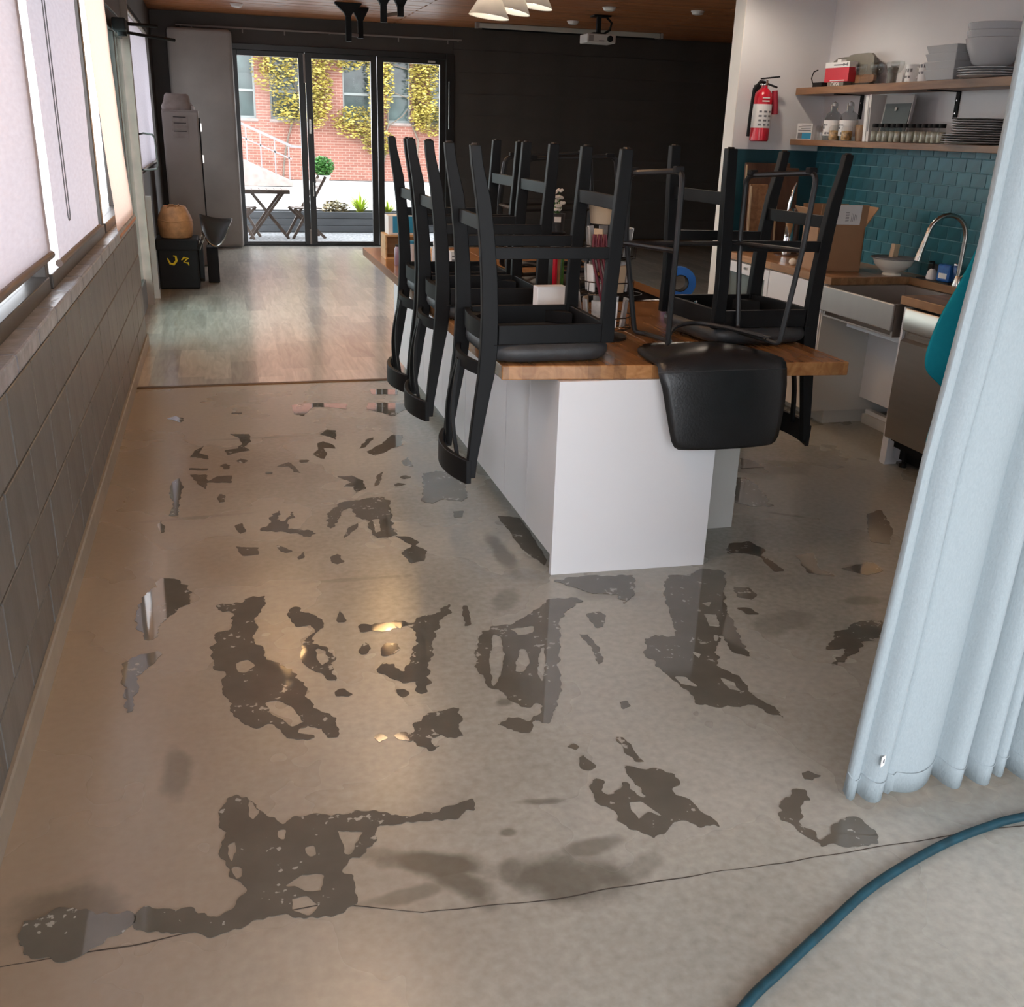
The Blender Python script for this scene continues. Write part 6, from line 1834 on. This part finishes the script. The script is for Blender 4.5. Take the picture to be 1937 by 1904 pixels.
# ================================================================ HOSE
hp = [(-.2, .60), (.15, .83), (.45, 1.03), (.72, 1.215)]
hp = [(.30, .86), (.48, 1.02), (.70, 1.19), (.922, 1.352), (1.051, 1.422), (1.203, 1.501), (1.369, 1.585), (1.53, 1.645), (1.689, 1.691), (1.823, 1.716), (1.944, 1.727), (2.3, 1.72), (2.7, 1.66)]
def cr_spline(p, n=8):
    out = []
    for i in range(len(p) - 1):
        p0, p1, p2, p3 = [Vector((*p[max(0, min(len(p) - 1, k))], 0)) for k in (i - 1, i, i + 1, i + 2)]
        for j in range(n):
            t_ = j / n
            out.append(.5 * (2 * p1 + (p2 - p0) * t_ + (2 * p0 - 5 * p1 + 4 * p2 - p3) * t_ ** 2 + (-p0 + 3 * p1 - 3 * p2 + p3) * t_ ** 3))
    return out
hs_ = [(q.x, q.y, .0125) for q in cr_spline(hp)]
tag(MB().tube(hs_, .0115, 12).build('hose', 'hose', smooth=True), 'teal-blue rubber hose curving over the near floor', 'hose')

# ================================================================ FAR LEFT CORNER
gp = tag(MB().box(-.52, .30, 14.92, 15.05, .012, 2.80).build('grey_partition', 'greyfelt', bevel=.05, seg=4), 'tall smooth grey folded curtain panel beside the glass doors', 'partition')
rl = thing('curtain_track', 'thin grey curtain track above the glass doors', 'rail', (1.8, 15.1, 2.84))
MB().box(-.4, 3.45, 15.11, 15.14, 2.83, 2.85).build('track', 'locker', rl, bevel=.003)
for x in (-.2, .45, 1.0, 1.85, 2.55, 3.25):
    h_ = MB().box(x - .008, x + .008, 15.12, 15.135, 2.78, 2.83).build('hook', 'locker', rl)
MB().box(-.35, -.33, 15.14, 15.23, 2.83, 2.85).box(1.6, 1.62, 15.14, 15.23, 2.83, 2.85).box(3.4, 3.42, 15.14, 15.23, 2.83, 2.85).build('bracket', 'locker', rl)
lk = thing('tall_locker', 'tall slim taupe metal locker with three louvre slots', 'locker', (-.37, 13.1, 0))
MB().box(-.575, -.17, 13.0, 13.5, .01, 1.78).build('body', 'locker', lk, bevel=.006)
MB().box(-.56, -.185, 12.985, 13.0, .03, 1.76).build('door', 'locker', lk, bevel=.003)
for k, (z0, z1) in enumerate(((1.655, 1.71), (1.565, 1.645), (1.475, 1.555))):
    MB().box(-.47, -.29, 12.979, 12.985, z0, z1).build('louvre', 'bagcloth', lk, bevel=.002)
    MB().box(-.45, -.31, 12.975, 12.985, z1 - .012, z1 - .004).build('slot', 'black', lk)
MB().box(-.17, -.155, 13.02, 13.06, .2, 1.70).build('edge_seal', 'black', lk)
for z in (1.55, 1.2):
    MB().box(-.165, -.14, 13.02, 13.07, z, z + .09).build('hinge', 'nickel', lk)
bg_ = thing('folded_cloth', 'crumpled taupe cloth bag lying on top of the tall locker', 'cloth', (-.40, 13.2, 1.78))
rows = []
for i, (z, sc) in enumerate(((0, 1.0), (.04, 1.02), (.09, .86), (.15, .80), (.175, .66), (.17, .0))):
    row = []
    for j in range(25):
        a = 2 * math.pi * j / 24
        k = 1 / (abs(math.cos(a)) ** 4 + abs(math.sin(a)) ** 4) ** .25
        w_ = 1 + .06 * noise.noise(Vector((math.cos(a) * 2, math.sin(a) * 2, z * 12)))
        row.append((.175 * k * math.cos(a) * sc * w_, .16 * k * math.sin(a) * sc * w_, z + (.012 * noise.noise(Vector((math.cos(a) * 3, math.sin(a) * 3, 2))) if i > 1 else 0)))
    rows.append(row)
MB().grid(rows).build('bag', 'bagcloth', bg_, world=False, smooth=True)
MB().lathe([(.02, 0), (.024, .03), (.01, .05)], (.17, -.1, .0), 8).build('tassel', 'projwhite', bg_, world=False)
ck = thing('delivery_bin', 'black fabric cube bin with a yellow squiggle and hanging side strap', 'bin', (-.44, 11.35, 0))
MB().box(-.655, -.25, 11.15, 11.62, .005, .50).build('body', 'black', ck, bevel=.02)
MB().box(-.665, -.24, 11.14, 11.63, .40, .515).build('lid', 'black', ck, bevel=.015)
sq = MB().tube([(-.56, 11.142, .325), (-.535, 11.141, .27), (-.50, 11.141, .262), (-.47, 11.141, .30), (-.475, 11.141, .345), (-.50, 11.141, .35)], .011, 6, rs=[.006, .012, .014, .014, .011, .006])
sq.tube([(-.42, 11.141, .305), (-.395, 11.141, .33), (-.355, 11.141, .325), (-.40, 11.141, .285), (-.355, 11.141, .275), (-.35, 11.141, .25)], .010, 6, rs=[.005, .012, .012, .006, .011, .005])
sq.build('yellow_squiggle', 'yellow', ck, smooth=True)
MB().prism([(11.2, .48), (11.2, .10), (11.30, .06), (11.5, .14), (11.55, .48)], 'x', -.25, -.20).build('side_flap', 'black', ck, bevel=.01)
MB().bar((-.235, 11.16, .47), (-.20, 11.16, .56), .012, .006).bar((-.23, 11.2, .40), (-.165, 11.2, .545), .014, .006).build('strap', 'bagcloth', ck)
bs = thing('basket', 'tan leather-look round basket on the black bin', 'basket', (-.46, 11.36, .518))
MB().lathe([(.155, 0), (.165, .02), (.178, .13), (.168, .20), (.13, .285), (.11, .315), (.10, .31), (.12, .27), (.15, .02), (.001, .02)], (0, 0, 0), 28).build('body', 'wicker', bs, world=False, smooth=True)
MB().tube([(.174 * math.cos(a * R(15)), .174 * math.sin(a * R(15)), .17 + .008 * math.sin(a)) for a in range(24)], .005, 6, closed=True).build('seam', 'wicker', bs, world=False, smooth=True)
MB().tube([(-.06, -.10, .30), (-.04, -.12, .335), (.0, -.125, .335), (.02, -.11, .31), (.05, -.1, .335), (.07, -.08, .30)], .006, 6).build('gathered_tie', 'wicker', bs, world=False, smooth=True)
kl = thing('curved_tray', 'curved black plastic tray resting against the black bin', 'tray', (-.10, 11.9, .40))
rows = []
for i in range(13):
    u_ = i / 12
    row = []
    for j in range(9):
        v_ = j / 8
        x = (-.225 + .355 * u_) * (1 - v_) + (-.20 + .285 * u_) * v_
        zb_ = .70 - .045 * u_ - .02 * math.sin(math.pi * u_)
        zf_ = .56 + .06 * u_ - .18 * math.sin(math.pi * u_) ** .8
        k_ = v_ + .25 * math.sin(math.pi * v_)
        row.append((x, 11.95 - .47 * v_, zb_ + (zf_ - zb_) * min(1.0, k_)))
    rows.append(row)
MB().grid(rows).build('shell', 'olivedark', kl, smooth=True, solid=.010)
rim_ = [rows[i][8] for i in range(13)]
MB().box(-.17, -.05, 11.6, 11.85, .005, .385).build('support_box', 'black', kl, bevel=.01)
MB().tube(rim_, .008, 6).build('rim', 'nickel', kl, smooth=True)

# ================================================================ CEILING THINGS
CZ3 = 3.009
for i, (x, y, lab) in enumerate(((.36, 13.85, 'white ceiling disc above the grey panel'), (4.40, 11.80, 'white ceiling disc above the projector'), (5.40, 11.60, 'white ceiling disc nearest the white wall end'), (4.53, 13.45, 'white ceiling disc between the screen and the projector'))):
    t = thing('ceiling_disc', lab, 'smoke detector', (x, y, CZ3), 0, 'white ceiling discs')
    MB().lathe([(.068, 0), (.072, -.012), (.06, -.035), (.03, -.042), (.001, -.043)], (0, 0, 0), 20).build('cap', 'disc', t, world=False, smooth=True)
    MB().lathe([(.078, .0), (.078, -.008), (.07, -.009)], (0, 0, 0), 20).build('base', 'disc', t, world=False)
def hanger(label, a, b, za, zb):
    t = thing('ceiling_hanger', label, 'hanger', ((a[0] + b[0]) / 2, (a[1] + b[1]) / 2, CZ3))
    for (x, y), zz, fw_ in ((a, za, .155), (b, zb, .10)):
        MB().box(x - .032, x + .032, y - .03, y + .03, zz, 3.0).build('post', 'black', t, bevel=.003)
        MB().prism([(x - fw_, 3.008), (x + fw_, 3.008), (x + fw_, 2.992), (x + .05, 2.90), (x + .03, 2.86), (x - .03, 2.86), (x - .05, 2.90), (x - fw_, 2.992)], 'y', y - .034, y + .034).build('flange', 'black', t)
    MB().bar((a[0] + .03, a[1], za + .07), (b[0] - .03, b[1], zb + .03), .025, .035).build('cross_bar', 'locker', t)
    return t
hanger('black steel ceiling hanger frame in front of the glass doors', (1.60, 13.0), (1.80, 13.45), 2.60, 2.67)
hanger('black steel ceiling hanger frame between the glass doors and the pendant shades', (1.80, 11.6), (1.99, 11.66), 2.70, 2.77)
sc_ = thing('projection_screen', 'long rolled white projection screen case under the ceiling', 'screen', (4.8, 14.35, 2.96))
MB().box(3.50, 6.12, 14.30, 14.39, 2.945, 3.006).build('case', 'casing', sc_, bevel=.008)
MB().box(3.46, 3.50, 14.295, 14.395, 2.94, 3.008).build('end_cap', 'locker', sc_)
MB().box(6.12, 6.16, 14.295, 14.395, 2.94, 3.008).build('end_cap', 'locker', sc_)
MB().box(3.55, 6.05, 14.335, 14.355, 2.925, 2.945).build('pull_bar', 'black', sc_)
pj = thing('projector', 'white projector hanging from the ceiling on a black mount', 'projector', (4.58, 12.6, 2.70))
MB().box(4.40, 4.77, 12.5, 12.78, 2.695, 2.795).build('body', 'projwhite', pj, bevel=.012)
MB().lathe([(.035, 0), (.035, .03), (.02, .034)], (4.69, 12.505, 2.745), 16, rot=Matrix.Rotation(R(90), 3, 'X')).build('lens', 'black', pj, smooth=True)
MB().box(4.42, 4.48, 12.494, 12.5, 2.71, 2.78).build('vent', 'locker', pj)
MB().box(4.55, 4.62, 12.494, 12.5, 2.715, 2.725).build('badge', 'print', pj)
MB().box(4.50, 4.66, 12.56, 12.72, 2.795, 2.815).box(4.565, 4.615, 12.62, 12.67, 2.815, 3.0).box(4.50, 4.72, 12.56, 12.72, 2.99, 3.008).build('mount', 'black', pj, bevel=.004)
MB().tube([(4.64, 12.6, 2.80), (4.72, 12.6, 2.85), (4.74, 12.6, 2.93), (4.68, 12.62, 2.99)], .014, 8).build('cable', 'black', pj, smooth=True)
def pendant(label, x, y, z, tilt, r=.155, h=.24, lit=True, bulb='bulb'):
    t = thing('pendant_lamp', label, 'lamp', (x, y, z), 0, 'white cone pendants')
    rt_ = Matrix.Rotation(tilt, 3, 'Y')
    MB().lathe([(r, 0), (r * .98, .004), (.02, h), (.015, h + .02)], (0, 0, 0), 28, rot=rt_, cap=False).build('shade', 'shade', t, world=False, smooth=True, solid=.002)
    top = rt_ @ Vector((0, 0, h + .02))
    MB().tube([tuple(top), (top.x, top.y, CZ3 - z)], .004, 6).build('cord', 'black', t, world=False)
    MB().lathe([(.045, 0), (.05, -.02), (.02, -.025)], (top.x, top.y, CZ3 - z), 14).build('ceiling_rose', 'disc', t, world=False)
    MB().lathe([(.001, .015), (.03, .03), (.042, .058), (.03, .09), (.014, .12)], (0, 0, 0), 12, rot=rt_).build('bulb', bulb if lit else 'bulblow', t, world=False, smooth=True)
    return t
pendant('white cone pendant shade hanging lowest in the cluster', 2.03, 8.0, 2.462, R(6), lit=False)
pendant('white cone pendant shade in the middle of the cluster', 2.31, 8.4, 2.548, R(10), lit=False)
pendant('white cone pendant shade highest in the cluster', 2.62, 8.8, 2.637, R(8), h=.2, lit=False)
pendant('white cone pendant over the walkway, above the frame', 1.24, 8.15, 2.66, R(4))
pendant('white cone pendant near the window wall, above the frame', .32, 7.95, 2.66, R(-4))
pendant('added white cone fill lamp over the near floor, above the frame', .35, 2.65, 2.66, R(2), bulb='fillmid')  # unseen lamp, added to brighten the near floor
pendant('added white cone fill lamp over the puddles, above the frame', .45, 3.85, 2.66, R(-2), bulb='fillmid')  # unseen lamp, added to warm and lift the mid floor
pendant('added white cone fill lamp over the end of the wood floor, above the frame', .95, 6.35, 2.66, R(3), bulb='fillmid')  # unseen lamp, added as fill for the floor beyond the puddles
pendant('added white cone fill lamp over the kitchen aisle, above the frame', 3.2, 6.15, 2.66, R(2), bulb='fillkit')  # unseen lamp, added to brighten the dim kitchen
